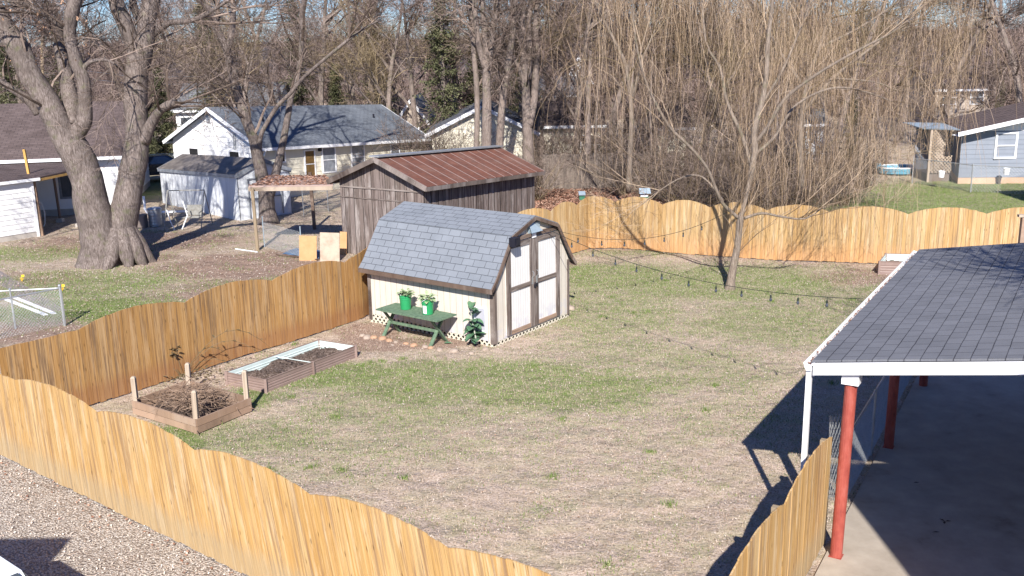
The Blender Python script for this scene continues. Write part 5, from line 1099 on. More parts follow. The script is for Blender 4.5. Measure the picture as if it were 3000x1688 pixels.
# ------------------------------------------------------------------ distant houses
def simple_house(label, x0, x1, Y, ze, zr, wallm, roofm, depth=7, gable_front=False, wins=(), yaw=0):
    """ridge parallel to x unless gable_front"""
    o = empty('house', ((x0+x1)/2, Y, 0), yaw, label=label, cat='house'); hw = (x1-x0)/2; wl = MB(); rf = MB(); fs = MB()
    if gable_front:
        sl = (zr-ze)/hw
        def clip(z):
            if z <= ze: return (0, 1)
            k = min(.5, (z-ze)/sl/(2*hw)); return (k, 1-k)
        lap(wl, (-hw, 0, 0), (hw, 0, 0), 0, zr-.05, (0, -1, 0), .25, clip=clip); wl.quad((-hw, 0, 0), (-hw, depth, 0), (-hw, depth, ze), (-hw, 0, ze)); wl.quad((hw, 0, 0), (hw, depth, 0), (hw, depth, ze), (hw, 0, ze))
        for s_ in (-1, 1):
            a, b = (s_*(hw+.35), -.35, ze-.35*sl), (0, -.35, zr); rf.hexa([a, b, (0, depth, zr), (a[0], depth, a[2]), (a[0], a[1], a[2]+.1), (0, -.35, zr+.1), (0, depth, zr+.1), (a[0], depth, a[2]+.1)], [(0, 0), (0, 4), (7, 4), (7, 0)]*2); fs.beam((a[0], -.37, a[2]), (0, -.37, zr), .03, .18)
    else:
        lap(wl, (-hw, 0, 0), (hw, 0, 0), 0, ze, (0, -1, 0), .25); wl.poly([(-hw, 0, 0), (-hw, depth, 0), (-hw, depth, ze), (-hw, depth/2, zr), (-hw, 0, ze)]); wl.poly([(hw, 0, 0), (hw, depth, 0), (hw, depth, ze), (hw, depth/2, zr), (hw, 0, ze)])
        for a, b in ((-.4, depth/2), (depth+.4, depth/2)): rf.hexa([(-hw-.3, a, ze-.05), (hw+.3, a, ze-.05), (hw+.3, b, zr), (-hw-.3, b, zr), (-hw-.3, a, ze+.05), (hw+.3, a, ze+.05), (hw+.3, b, zr+.1), (-hw-.3, b, zr+.1)], [(0, 0), (2*hw, 0), (2*hw, 4), (0, 4)]*2)
        fs.beam((-hw-.3, -.42, ze-.04), (hw+.3, -.42, ze-.04), .03, .16)
    wl.build('wall', wallm, o); rf.build('roof', roofm, o); fs.build('fascia', M['white_trim'], o)
    for (a, b, c, d) in wins:
        window(o, ident, 'e', a, b, c, d, -.02, M['glass'])
    return o
X = lambda px, Y: A(px, 300, Y).x
simple_house('white house with grey roof behind the large forked tree', X(511, 73), X(800, 73), 73, 2.7, 4.4, M['white'], M['shingle_grey'], wins=((-3.2, -2.4, 1.0, 2.2),))
o_ = simple_house('beige gabled cottage beyond the dark roofed house, seen over its right end', X(1170, 66), X(1240, 66), 66, 2.5, 3.6, M['beige'], M['shingle_grey'], gable_front=True, wins=((-.4, .4, .8, 1.8),))
simple_house('white house with pale gable behind the barn and the slender tree trunks', X(1262, 53), X(1560, 53), 53, 2.6, 3.9, M['cream'], M['shingle_grey'], gable_front=True)
simple_house('pale low house behind the grey plank fence, right of the barn', X(1562, 57), X(1760, 57), 57, 2.5, 3.6, M['cream'], M['shingle_brown'], wins=((.8, 1.8, .9, 1.9),))
simple_house('grey roofed house half hidden in the trees above the barn', X(1560, 86), X(1720, 86), 86, 2.6, 4.0, M['beige'], M['shingle_grey'])
simple_house('bright white gabled house far off among the willow branches', X(1665, 100), X(1725, 100), 100, 3.6, 5.6, M['white'], M['shingle_grey'], gable_front=True)
simple_house('cream outbuilding glimpsed through the brush behind the willow', X(1930, 58), X(2020, 58), 58, 2.2, 3.2, M['cream'], M['shingle_brown'])
simple_house('pale blue white shed seen through the hanging willow strands', X(2365, 60), X(2420, 60), 60, 2.1, 2.8, M['metal_wall'], M['shingle_grey'], depth=3)
simple_house('brown house with white framed windows behind the blue grey house', X(2740, 78), X(2900, 78), 78, 3.0, 4.6, M['beige'], M['shingle_brown'], wins=((-1.6, -.6, 1.9, 2.9), (.6, 1.5, 1.9, 2.9)))
# off to the sides of the camera: the two houses whose shadows reach the drive and the slab
def side_house(label, corner, w_, d_, ze, zr, cat='house'):
    o = empty('house', corner, label=label, cat=cat); wl = MB(); wl.box(min(0, w_)+.3, max(0, w_)-.3, -d_, -.35, 0, ze-.1); wl.build('wall', M['white'], o)
    rf = MB(); x0, x1 = min(0, w_), max(0, w_)
    rf.hexa([(x0, 0, ze-.1), (x0, -d_/2, zr-.1), (x1, -d_/2, zr-.1), (x1, 0, ze-.1), (x0, 0, ze), (x0, -d_/2, zr), (x1, -d_/2, zr), (x1, 0, ze)][::1], [(0, 0)]*8)
    rf.hexa([(x0, -d_/2, zr-.1), (x0, -d_, ze-.1), (x1, -d_, ze-.1), (x1, -d_/2, zr-.1), (x0, -d_/2, zr), (x0, -d_, ze), (x1, -d_, ze), (x1, -d_/2, zr)], [(0, 0)]*8); rf.build('roof', M['shingle_dark'], o)
    return o
ce = math.tan(SUN_EL)
def caster(P, z): return Vector((P.x-math.cos(SUN_AZ)*z/ce, P.y-math.sin(SUN_AZ)*z/ce, 0))
t1 = caster(G(213, 1575), 5.0); side_house('house left of the drive, outside the picture, shading the gravel', t1, -8, 9, 5.0, 6.0)
t2 = caster(Vector((5.35, 16.1, 0)), 6.1); side_house('main house right of the camera, outside the picture, shading the slab', t2, 12, 9, 6.1, 7.0)
t3 = caster(G(2905, 560), 3.2); sh3 = side_house('unseen shed shaped block added beyond the right edge to shade the far lawn', t3, 5, 3, 3.2, 3.5, 'shed')  # added out of view only to cast the shadow on the far lawn
# ------------------------------------------------------------------ utility poles, bird boxes, string lights
for i, (px_, Y, top, lb) in enumerate(((124, 70, 70, 'pale wooden utility pole between the forks of the big tree'), (714, 66, 172, 'slim brown utility pole rising behind the dark roofed house'))):
    P0 = A(px_+8, 500, Y); P0.z = 0; tp_ = A(px_, top, Y); p = MB(); p.tube([(0, 0, 0), (tp_.x-P0.x, 0, tp_.z)], [.15, .12], 8, cap=True); tag(p.build('utility_pole', M['postwood'] if i == 0 else M['bed_wood'], loc=P0), lb, 'pole')
wr = MB()
for k, yy in enumerate((200, 222)): a, b = A(-200, yy, 70), A(124, yy-8, 70); c, d = A(124, yy-8, 70), A(714, yy+20, 66); wr.tube([a, b, c.lerp(d, .5)-Vector((0, 0, .5)), d], .02, 3)
tag(wr.build('overhead_wires', M['zinc']), 'thin overhead wires strung between the two utility poles', 'wires')
for i, (px_, py_, w_, lb) in enumerate(((1705, 585, .27, 'smaller green bird box with metal roof, nearer the barn, beyond the far fence'), (1887, 580, .50, 'wider green bird feeder with hipped metal roof on a post beyond the far fence'))):
    P0 = G(px_, py_, 1.0); P0.z = 0; o = empty('bird_house', P0, label=lb, cat='bird house')
    p = MB(); p.tube([(0, 0, 0), (0, 0, 1.0)], .03, 6); p.build('post', M['postwood'], o)
    p = MB(); hw = w_*.4; p.box(-hw, hw, -.1, .1, 1.0, 1.0+(.2 if i == 0 else .06)); p.build('box', mottled('green_box%d' % i, [(.03, .12, .07), (.05, .17, .1)], 5, bs=0), o)
    if i: p = MB(); p.box(-.15, .15, -.08, .08, 1.06, 1.2); p.build('seed_hopper', M['white_trim'], o)
    p = MB(); z = 1.2; hh = .13; hw = w_/2
    if i == 0: p.hexa([(-hw, -.17, z), (hw, -.17, z), (hw, .15, z+.1), (-hw, .15, z+.1), (-hw, -.17, z+.02), (hw, -.17, z+.02), (hw, .15, z+.12), (-hw, .15, z+.12)])
    else: p.hexa([(-hw*.85, -.2, z), (hw, -.2, z), (hw, .2, z), (-hw*.85, .2, z), (-hw*.85, -.02, z+.2), (hw*.9, -.02, z+.2), (hw*.9, .02, z+.2), (-hw*.85, .02, z+.2)])
    p.build('roof', M['zincroof'], o)
def string(label, a, b, sag, bulbs, hang=.12):
    o = empty('string_lights', a, label=label, cat='string lights', group='string lights from the shed'); a, b = Vector(a), Vector(b)
    P_ = lambda t: a.lerp(b, t)-Vector((0, 0, 4*sag*t*(1-t)))-a
    c = MB(); c.tube([P_(k/30) for k in range(31)], .007, 4); c.build('cord', M['wire'], o)
    for t in bulbs:
        q_ = P_(t); m_ = MB(); m_.tube([q_, q_-Vector((0, 0, hang-.05))], .005, 3); m_.lathe([(.014, 0), (.018, -.01), (.02, -.05), (.016, -.055)], c=q_-Vector((0, 0, hang-.06)), n=8)
        s_ = m_.build('socket', M['wire'], o); g2 = MB(); g2.lathe([(.012, -.055), (.026, -.08), (.028, -.10), (.016, -.125), (.001, -.13)], c=q_-Vector((0, 0, hang-.06)), n=10); g2.build('bulb', M['glass'], s_)
    return o
sp0 = SHW(1.9, -.15, 2.72)
string('upper bulb string from the shed gable to the small tree', sp0, A(2128, 623, 28.7), .55, [.17, .29, .41, .52, .63, .74, .85])
string('lower bulb string from the shed gable across the lawn to the carport gutter', SHW(2.2, -.15, 2.58), G(2528, 876, 2.8), .38, [.10, .19, .28, .36, .45, .54, .625, .70, .78, .85, .92])
# ------------------------------------------------------------------ trees
def wander(p, d, L, r0, r1, n, rn, wob=.25, grav=0):
    pts = [Vector(p)]; d = Vector(d).normalized(); rs = [r0]
    for i in range(n):
        d = (d+Vector((rn.gauss(0, wob), rn.gauss(0, wob), rn.gauss(0, wob)+grav))).normalized(); pts.append(pts[-1]+d*(L/n)); rs.append(r0+(r1-r0)*(i+1)/n)
    return pts, rs
def branch_out(mbs, pts, rs, lvl, rn, prm):
    """grow side branches off a limb; mbs = (trunk mesh, crown mesh)"""
    if lvl >= prm['levels']: return
    n = prm['n'][lvl]; L0 = prm['len'][lvl]
    seglen = sum((pts[i+1]-pts[i]).length for i in range(len(pts)-1))
    for k in range(n):
        t = rn.uniform(prm.get('start', .2), 1)*(len(pts)-1); i = min(int(t), len(pts)-2); f = t-i
        p = pts[i].lerp(pts[i+1], f); r = rs[i]+(rs[i+1]-rs[i])*f; ax = (pts[i+1]-pts[i]).normalized()
        q = ax.orthogonal().normalized(); a = rn.uniform(0, 6.283); s_ = (q*math.cos(a)+ax.cross(q)*math.sin(a))
        sp = rn.uniform(*prm['spread']); d = (ax*math.cos(sp)+s_*math.sin(sp)); d.z += prm.get('up', .15)
        L = L0*rn.uniform(.55, 1.25); rr_ = max(prm['rmin'], min(r*.6, prm['rad'][lvl]*rn.uniform(.7, 1.2)))
        P, Rr = wander(p, d, L, rr_, max(prm['rmin']*.8, rr_*.35), (5, 4, 3, 3)[min(lvl, 3)], rn, prm['wob'], prm.get('grav', .0) if lvl < 2 else prm.get('grav2', 0))
        (mbs[0] if lvl < 0 else mbs[1]).tube(P, Rr, 5 if lvl == 0 else 3)
        if prm.get('tips') is not None and lvl >= 1: prm['tips'].append((P[-1], P[len(P)//2]))
        branch_out(mbs, P, Rr, lvl+1, rn, prm)
def make_tree(name, loc, trunks, prm, seed, barkm, twigm, **tags):
    """trunks: list of (points, radii) in world space"""
    rn = random.Random(seed); o = empty(name, loc, **tags); L = Vector(loc); tm, cm = MB(), MB()
    for (pts, rs) in trunks:
        pts = [Vector(p)-L for p in pts]; # smooth
        P, Q = [], []
        for i in range(len(pts)-1):
            for j in range(4):
                t = j/4; p0, p1, p2, p3 = pts[max(i-1, 0)], pts[i], pts[i+1], pts[min(i+2, len(pts)-1)]
                P.append(.5*((2*p1)+(-p0+p2)*t+(2*p0-5*p1+4*p2-p3)*t*t+(-p0+3*p1-3*p2+p3)*t**3)); Q.append(rs[i]+(rs[i+1]-rs[i])*t)
        P.append(pts[-1]); Q.append(rs[-1]); st = len(tm.v)
        tm.tube(P, Q, 14, cap=True)
        if max(rs) > .25:
            for vi in range(st, len(tm.v)):
                v = Vector(tm.v[vi]); nz = mnoise.noise(v*1.3)*.05+mnoise.noise(v*4)*.02; k = (vi-st)//14; c = P[min(k, len(P)-1)]; tm.v[vi] = tuple(v+(v-c).normalized()*nz*(rs[0]/.5))
        branch_out((tm, cm), P, Q, 0, rn, prm)
    tm.build('trunk', barkm, o, smooth=True); cm.build('crown', twigm, o, smooth=False)
    return o, tm, cm
def limb(conv, pts, Y, w_px, scale, dy=0):
    """limb centreline from the photo at distance Y; widths w_px in the crop's pixels"""
    P, Q = [], []; n = len(pts)
    for i, p in enumerate(pts):
        yy = Y+dy*i/(n-1); P.append(A(*conv(p), yy)); Q.append(w_px[i]*scale*yy/F_PX/2*(1 if scale < 1 else .72))
    return P, Q
# 1. big forked maple
Y1 = 33.6
Lb = limb(R1, [(870, 2255), (850, 2080), (790, 1800), (730, 1500), (640, 1300), (560, 1170), (470, 1000), (370, 820), (270, 650), (150, 420), (50, 240), (-60, 60), (-200, -150), (-300, -700)], Y1, [470, 330, 290, 270, 260, 240, 210, 200, 190, 170, 165, 150, 120, 60], .345, -1.0)
Ls = limb(R1, [(600, 1230), (650, 1130), (715, 1020), (722, 850), (705, 680), (650, 540), (610, 400), (590, 280), (610, 120), (650, -40), (690, -260)], Y1-.3, [180, 150, 130, 115, 100, 105, 95, 100, 115, 105, 80], .345, -.6)
Lst = limb(R1, [(620, 1060), (605, 900), (570, 700), (535, 520), (495, 380)], Y1-.2, [150, 140, 120, 95, 85], .345, .8)
Lsb = limb(R1, [(330, 960), (270, 880), (200, 820), (80, 740), (-60, 660), (-250, 560)], Y1, [90, 80, 75, 60, 55, 40], .345, -.6)
Rb = limb(R1, [(970, 2255), (1010, 2060), (1060, 1800), (1110, 1550), (1150, 1350), (1165, 1150), (1150, 950), (1148, 750), (1165, 560), (1195, 420)], Y1+.15, [330, 270, 240, 215, 205, 200, 190, 200, 190, 190], .345, .4)
Rl = limb(R1, [(1175, 480), (1110, 330), (1060, 200), (1000, 60), (960, -80), (900, -250), (800, -800)], Y1+.55, [130, 130, 125, 125, 110, 90, 50], .345, -.4)
Rr = limb(R1, [(1190, 500), (1235, 330), (1245, 180), (1280, 40), (1320, -120), (1400, -300), (1700, -800), (1950, -1300)], Y1+.55, [170, 150, 140, 135, 120, 100, 70, 40], .345, .4)
Rm = limb(R1, [(1230, 210), (1150, 100), (1120, -40), (1100, -200)], Y1+.7, [70, 65, 60, 50], .345, 1)
Rh = limb(R1, [(1290, 300), (1380, 230), (1450, 190), (1570, 185), (1700, 150), (1850, 60), (2000, -40)], Y1+.8, [60, 55, 50, 42, 38, 30, 22], .345, -.5)
Rk = limb(R1, [(1220, 1200), (1290, 1040), (1370, 930), (1490, 862)], Y1+.3, [110, 85, 70, 68], .345, -.5)
Lh = limb(R1, [(690, 620), (760, 530), (900, 510), (1000, 560)], Y1-.5, [55, 35, 25, 14], .345, -.6)
Lt = limb(R1, [(530, 300), (480, 200), (350, 110), (200, 30), (60, 10)], Y1-.5, [50, 46, 40, 34, 24], .345, -1)
roots = []
for (a, b) in (((620, 2480), .15), ((760, 2640), .0), ((1000, 2580), .0), ((1120, 2500), .1), ((880, 2300), .5), ((480, 2420), .3)): pass
prm = dict(levels=4, n=[7, 5, 5, 4], len=[3.0, 1.5, .8, .45], rad=[.045, .02, .010, .006], rmin=.005, spread=(.4, 1.1), wob=.16, start=.45, up=.1)
t1o, tm_, cm_ = make_tree('maple_tree', Vector((-13.3, 33.6, 0)), [Lb, Ls, Lst, Lsb, Rb, Rl, Rr, Rm, Rh, Rk, Lh, Lt], prm, 11, M['bark'], M['twig'], label='massive forked grey tree with broken limb stubs on the left lawn', cat='tree')
fl_ = MB()
for k in range(9):   # root flare
    a = k*2*math.pi/9+.3; L = 1.1+.35*math.sin(k*2.3); b0 = Vector((math.cos(a)*.30-.1, math.sin(a)*.22, 1.25)); e = Vector((math.cos(a)*L-.1, math.sin(a)*L*.7, -.08))
    fl_.tube([b0, b0.lerp(e, .28)-Vector((0, 0, .18)), b0.lerp(e, .5)-Vector((0, 0, .27)), b0.lerp(e, .75)-Vector((0, 0, .2)), e], [.22, .29, .25, .17, .06], 10)
fl_.build('root_flare', M['bark'], t1o, smooth=True)
ol = MB(); rr = random.Random(17)
for k in range(26):
    c = A(rr.uniform(-40, 260), rr.uniform(-20, 190), 33+rr.uniform(-1.2, .8))-Vector((-13.3, 33.6, 0))
    for j in range(4): leaf(ol, c+Vector((rr.gauss(0, .1), rr.gauss(0, .1), rr.gauss(0, .1))), (rr.uniform(-1, 1), rr.uniform(-1, 1), -.4), .10, .06, .3, 2)
ol.build('clinging_leaves', M['stone_orange'], t1o)
# 2. Y shaped tree behind
Y2 = 41.0
T2a = limb(R4, [(510, 1120), (500, 1000), (490, 860), (460, 740), (430, 600), (400, 470), (370, 380), (330, 280), (290, 150), (240, 0)], Y2, [190, 130, 125, 100, 92, 85, 78, 76, 76, 76], .3657)
T2b = limb(R4, [(240, 0), (225, -90), (200, -190), (175, -280), (110, -430), (40, -600), (-40, -750), (-100, -1500)], Y2, [76, 78, 70, 60, 52, 48, 40, 25], .3657, 0)
T2c = limb(R4, [(178, -270), (215, -400), (225, -520), (230, -640), (240, -800), (500, -1500)], Y2, [50, 48, 45, 42, 40, 22], .3657, .6)
T2d = limb(R4, [(520, 880), (560, 740), (595, 600), (630, 440), (665, 250), (690, 100), (740, -60), (770, -250), (780, -450), (800, -700), (1100, -1400)], Y2, [80, 72, 62, 55, 50, 45, 42, 40, 38, 34, 20], .3657, .8)
T2e = limb(R4, [(435, 520), (450, 400), (500, 300), (580, 170), (690, 60), (790, -60), (950, -200), (1120, -340), (1250, -440), (1400, -520)], Y2, [40, 36, 34, 32, 30, 28, 26, 24, 20, 14], .3657, -1)
prm2 = dict(levels=4, n=[8, 5, 5, 4], len=[3.0, 1.6, .8, .45], rad=[.06, .018, .010, .007], rmin=.006, spread=(.4, 1.0), wob=.15, start=.5, up=.1)
make_tree('maple_tree', Vector((-10.0, 41, 0)), [T2a, T2b, T2c, T2d, T2e], prm2, 12, M['bark'], M['twig'], label='slender twin stemmed tree in front of the metal shed and dark roof', cat='tree')
# 3. tall trunks behind the barn
grp = 'tall bare trunks behind the barn'
prm3 = dict(levels=4, n=[6, 5, 5, 4], len=[2.6, 1.6, .9, .5], rad=[.05, .02, .012, .008], rmin=.007, spread=(.4, 1.2), wob=.16, start=.4, up=.05)
for i, (pl_, wd, Y, lb) in enumerate((
    ([(228, 1290), (232, 1040), (237, 800), (232, 600), (215, 400), (203, 200), (190, 0), (180, -200)], [48, 40, 38, 38, 36, 34, 32, 28], 47, 'thinnest left trunk of the tall cluster behind the barn roof'),
    ([(300, 1290), (302, 1030), (305, 800), (305, 600), (300, 420), (290, 250), (275, 60), (262, -160)], [85, 72, 66, 62, 48, 38, 32, 26], 46.5, 'pale middle trunk of the tall cluster behind the barn roof'),
    ([(385, 1290), (395, 1030), (410, 800), (430, 600), (465, 400), (490, 220), (510, 40), (530, -180)], [60, 55, 52, 50, 46, 40, 36, 30], 47.5, 'right leaning trunk between the pale trunk and the thick one behind the barn'),
    ([(610, 1330), (600, 1130), (592, 900), (585, 720), (578, 560), (565, 380), (555, 200), (560, 0), (560, -200)], [110, 84, 70, 62, 52, 46, 42, 36, 30], 49, 'thickest rough trunk at the right end of the barn roof'))):
    tr_ = [limb(R6, pl_, Y, wd, .414)]
    if i == 1: tr_ += [limb(R6, [(305, 520), (325, 400), (340, 280), (360, 120), (385, -60)], Y, [50, 45, 42, 40, 34], .414, .5), limb(R6, [(295, 480), (260, 370), (245, 290), (225, 120), (210, -60)], Y, [46, 42, 40, 34, 28], .414, -.5)]
    if i == 3: tr_ += [limb(R6, [(600, 900), (640, 700), (650, 520), (655, 350), (650, 180), (665, 0), (680, -200)], Y, [60, 54, 48, 44, 42, 38, 30], .414, .6), limb(R6, [(585, 680), (540, 500), (480, 400), (420, 300), (360, 230)], Y, [40, 34, 30, 22, 14], .414, -.8), limb(R6, [(600, 560), (610, 380), (600, 200), (620, 0), (630, -200)], Y, [44, 40, 38, 36, 28], .414, .8)]
    b0 = tr_[0][0][0]; make_tree('bare_tree', Vector((b0.x, b0.y, 0)), tr_, prm3, 20+i, M['bark2'], M['twig'], label=lb, cat='tree', group=grp)
# 4. small yard tree with weeping strands
def strands(mb, anchors, n, rn, zmin, lmin, lmax, rad=.003, lat=.5):
    for k in range(n):
        a = rn.choice(anchors); p = a[0].lerp(a[1], rn.random())+Vector((rn.gauss(0, .25), rn.gauss(0, .25), rn.gauss(0, .15)))
        L = rn.uniform(lmin, lmax); L = min(L, p.z-zmin(rn)) if p.z-zmin(rn) > .4 else 0
        if L < .4: continue
        hd = rn.uniform(0, 6.283); h0 = rn.uniform(.1, lat); n_ = 6; pts = []
        sx, sy = rn.gauss(0, .10), rn.gauss(0, .10); ph, am = rn.uniform(0, 6.3), rn.uniform(.02, .12)
        for i in range(n_+1):
            t = i/n_; hor = h0*(1-(1-t)**2.5); pts.append(p+Vector((math.cos(hd)*hor+sx*t*L+am*math.sin(ph+t*4)+rn.gauss(0, .015), math.sin(hd)*hor+sy*t*L+rn.gauss(0, .012), .12*math.sin(t*3)*h0-L*t)))
        mb.tube(pts, [rad]*(n_)+[rad*.6], 3)
Y4 = 28.6
C4 = lambda p: p
W4 = [limb(Z4, [(985, 1255), (1000, 1130), (1030, 950), (1065, 780), (1090, 600), (1105, 430), (1120, 340)], Y4, [150, 105, 95, 88, 82, 85, 78], .2415),
      limb(C4, [(2168, 640), (2180, 600), (2190, 560), (2202, 500), (2212, 440), (2210, 380), (2232, 300), (2245, 220), (2250, 120), (2262, 20), (2275, -120)], Y4, [20, 17, 16, 24, 26, 25, 22, 20, 17, 14, 9], 1, .6),
      limb(C4, [(2165, 640), (2120, 600), (2100, 560), (2070, 490), (2020, 430), (1960, 370), (1905, 270), (1880, 200), (1860, 100), (1850, -30)], Y4, [16, 14, 13, 12, 12, 12, 10, 8, 7, 5], 1, -1.5),
      limb(C4, [(2205, 500), (2175, 400), (2130, 300), (2110, 200), (2070, 130), (2056, 0), (2040, -150)], Y4+.3, [16, 15, 13, 11, 9, 7, 5], 1, 1.2),
      limb(C4, [(2212, 420), (2250, 370), (2300, 290), (2390, 220), (2500, 155), (2620, 90), (2700, 20)], Y4+.3, [17, 15, 14, 12, 10, 8, 5], 1, -1.2),
      limb(C4, [(2215, 450), (2270, 400), (2330, 310), (2430, 260), (2520, 265), (2620, 300)], Y4+.3, [13, 12, 10, 9, 7, 4], 1, 1.6),
      limb(C4, [(2180, 640), (2232, 625), (2290, 635), (2360, 640), (2420, 600)], Y4+.1, [13, 11, 9, 7, 4], 1, -.6),
      limb(C4, [(2120, 590), (2060, 520), (2000, 520), (1930, 560), (1880, 600)], Y4, [8, 7, 6, 5, 3], 1, 1.2),
      limb(C4, [(2235, 300), (2290, 210), (2330, 120), (2370, 20), (2400, -100)], Y4+.5, [12, 10, 8, 7, 5], 1, 1)]
tips = []
prm4 = dict(levels=3, n=[8, 5, 4], len=[1.9, 1.2, .7], rad=[.016, .008, .005], rmin=.0035, spread=(.3, .75), wob=.10, start=.35, up=.4, tips=tips)
w1, _, _ = make_tree('willow_tree', Vector((6.46, 28.57, 0)), W4, prm4, 31, M['willowbark'], M['strandgrey'], label='small bare willow with leaning pale trunk standing inside the fence', cat='tree')
sm = MB(); rn = random.Random(41); strands(sm, [t for t in tips if t[0].z > 3.2], 750, rn, lambda r: r.choice((.5, 1.2, 1.8, 2.4, 3, 4)), .8, 3.8, .0035)
sm.build('hanging_twigs', M['strandgrey'], w1)
# 5. large weeping willow beyond the fence: several stems and a curtain of yellow brown strands
tips2 = []
def stem(px0, py0, path, w0, Y, dy=0):
    return limb(C4, path, Y, [w0*(1-.75*i/(len(path)-1)) for i in range(len(path))], 1, dy)
Wb = [stem(0, 0, [(1842, 560), (1846, 440), (1850, 330), (1835, 200), (1800, 120), (1760, 40), (1720, -60)], 24, 40, -1), stem(0, 0, [(1850, 300), (1880, 180), (1920, 80), (1960, -60)], 16, 40, 1),
      stem(0, 0, [(2350, 560), (2345, 400), (2360, 260), (2400, 140), (2440, 20), (2480, -100)], 26, 38, 0), stem(0, 0, [(2350, 330), (2440, 230), (2540, 150), (2640, 80), (2740, 60)], 18, 38, -1), stem(0, 0, [(2360, 260), (2290, 160), (2240, 60), (2200, -60)], 16, 38, 1),
      stem(0, 0, [(2440, 230), (2560, 240), (2640, 270)], 9, 37.5, -1), stem(0, 0, [(2400, 140), (2520, 80), (2640, 0), (2720, -60)], 12, 38, .5)]
prm5 = dict(levels=3, n=[9, 6, 4], len=[2.6, 1.4, .7], rad=[.03, .014, .008], rmin=.005, spread=(.4, 1.1), wob=.15, start=.35, up=.15, tips=tips2)
for i, (grpst, lb, sd_) in enumerate(((Wb[:2], 'willow with olive brown hanging twigs beyond the far fence, left of the small tree', 51), (Wb[2:], 'big weeping willow behind the far fence whose long tan strands reach the carport roof', 52))):
    tips2.clear(); b0 = grpst[0][0][0]; wo2, _, _ = make_tree('willow_tree', Vector((b0.x, b0.y, 0)), grpst, prm5, sd_, M['willowbark'], M['twig3'], label=lb, cat='tree')
    sm = MB(); rn = random.Random(60+i); T_ = list(tips2); b0z = Vector((b0.x, b0.y, 0))
    extra = []
    if i == 0:
        for k in range(34): p = A(rn.uniform(1640, 2120), rn.uniform(-120, 260), rn.uniform(38, 42)); extra.append((p, p+Vector((.4, 0, 0))))
    else:
        for k in range(70):
            px_ = rn.uniform(2180, 2760); p = A(px_, rn.uniform(-140, 330), rn.uniform(33.5, 40)); extra.append((p, p+Vector((.4, 0, 0))))
    extra = [(p-b0z, q_-b0z) for p, q_ in extra]; strands(sm, T_+extra, 400 if i == 0 else 720, rn, (lambda r: r.uniform(2.0, 5.5)) if i == 0 else (lambda r: r.choice((.5, 1.3, 2.0, 2.6, 3.5, 4.5))), 1.2, 4.6, .004, 1.1)
    if i == 1:
        ex2 = []
        for k in range(60): p = A(rn.uniform(2130, 2600), rn.uniform(-120, 360), rn.uniform(29.3, 33))-b0z; ex2.append((p, p+Vector((.5, .2, 0))))
        strands(sm, ex2, 420, rn, lambda r: r.choice((.3, .8, 1.2, 1.8, 2.4, 3)), 1.5, 6.5, .0035, .9)
    for (p, q_) in (extra[::3] if i else []):
        P, Q = wander(p-Vector((0, 0, .1)), Vector((rn.uniform(-1, 1), rn.uniform(-1, 1), .3)), 1.6, .012, .006, 4, rn, .2); sm.tube(P, Q, 3)
    sm.v = [(a-b0.x, b-b0.y, c) for a, b, c in sm.v] if False else sm.v
    # anchors from tips are already local, the extra ones are world: shift them
    so_ = sm.build('hanging_twigs', M['strand'], wo2)
    break_ = None
# ------------------------------------------------------------------ generic bare trees (shared meshes)
def proto_tree(seed, H=15, spread=.9, nlimb=9, dense=1.0, name='bare_tree', bark=None, twig=None, rmin=.008):
    rn = random.Random(seed); o = empty(name, (0, 0, 0)); tm, cm = MB(), MB()
    P, Q = wander((0, 0, -.1), (rn.uniform(-.08, .08), rn.uniform(-.08, .08), 1), H*.8, .24, .05, 9, rn, .06); tm.tube(P, Q, 7)
    for k in range(nlimb):
        t = rn.uniform(.12, .95)*(len(P)-1); i = int(t); p = P[i].lerp(P[i+1], t-i); a = rn.uniform(0, 6.283); e = rn.uniform(.35, 1.0)
        d = Vector((math.cos(a)*spread, math.sin(a)*spread, e)); L = (H*.42)*(1-.5*t/len(P))*rn.uniform(.7, 1.2)
        p2, q2 = wander(p, d, L, .085*rn.uniform(.7, 1.2), .02, 6, rn, .14); tm.tube(p2, q2, 4)
        branch_out((tm, cm), p2, q2, 1, rn, dict(levels=4, n=[0, int(9*dense), int(7*dense), int(5*dense)], len=[0, 2.1, 1.2, .7], rad=[0, .028, .014, .009], rmin=rmin, spread=(.35, 1.1), wob=.18, start=.1, up=.12))
    tm.build('trunk', bark or M['bark2'], o); cm.build('crown', twig or M['twig'], o)
    return o
protos = [proto_tree(101, 15, twig=M['twig']), proto_tree(102, 16, .8, twig=M['twig2']), proto_tree(103, 14, 1.1, twig=M['twig2'], nlimb=11), proto_tree(104, 17, .7, twig=M['twig3'], nlimb=10)]
used = [False]*4
def put(pi, x, y, s_, rz, **tags):
    if not used[pi]: o = protos[pi]; used[pi] = True
    else: o = copy_tree(protos[pi])
    for k in ('label', 'category', 'group'):
        if k in o: del o[k]
    o.location = (x, y, 0); o.scale = (s_, s_, s_); o.rotation_euler.z = rz; return tag(o, **tags)
gw_ = 'bare winter trees behind the houses'
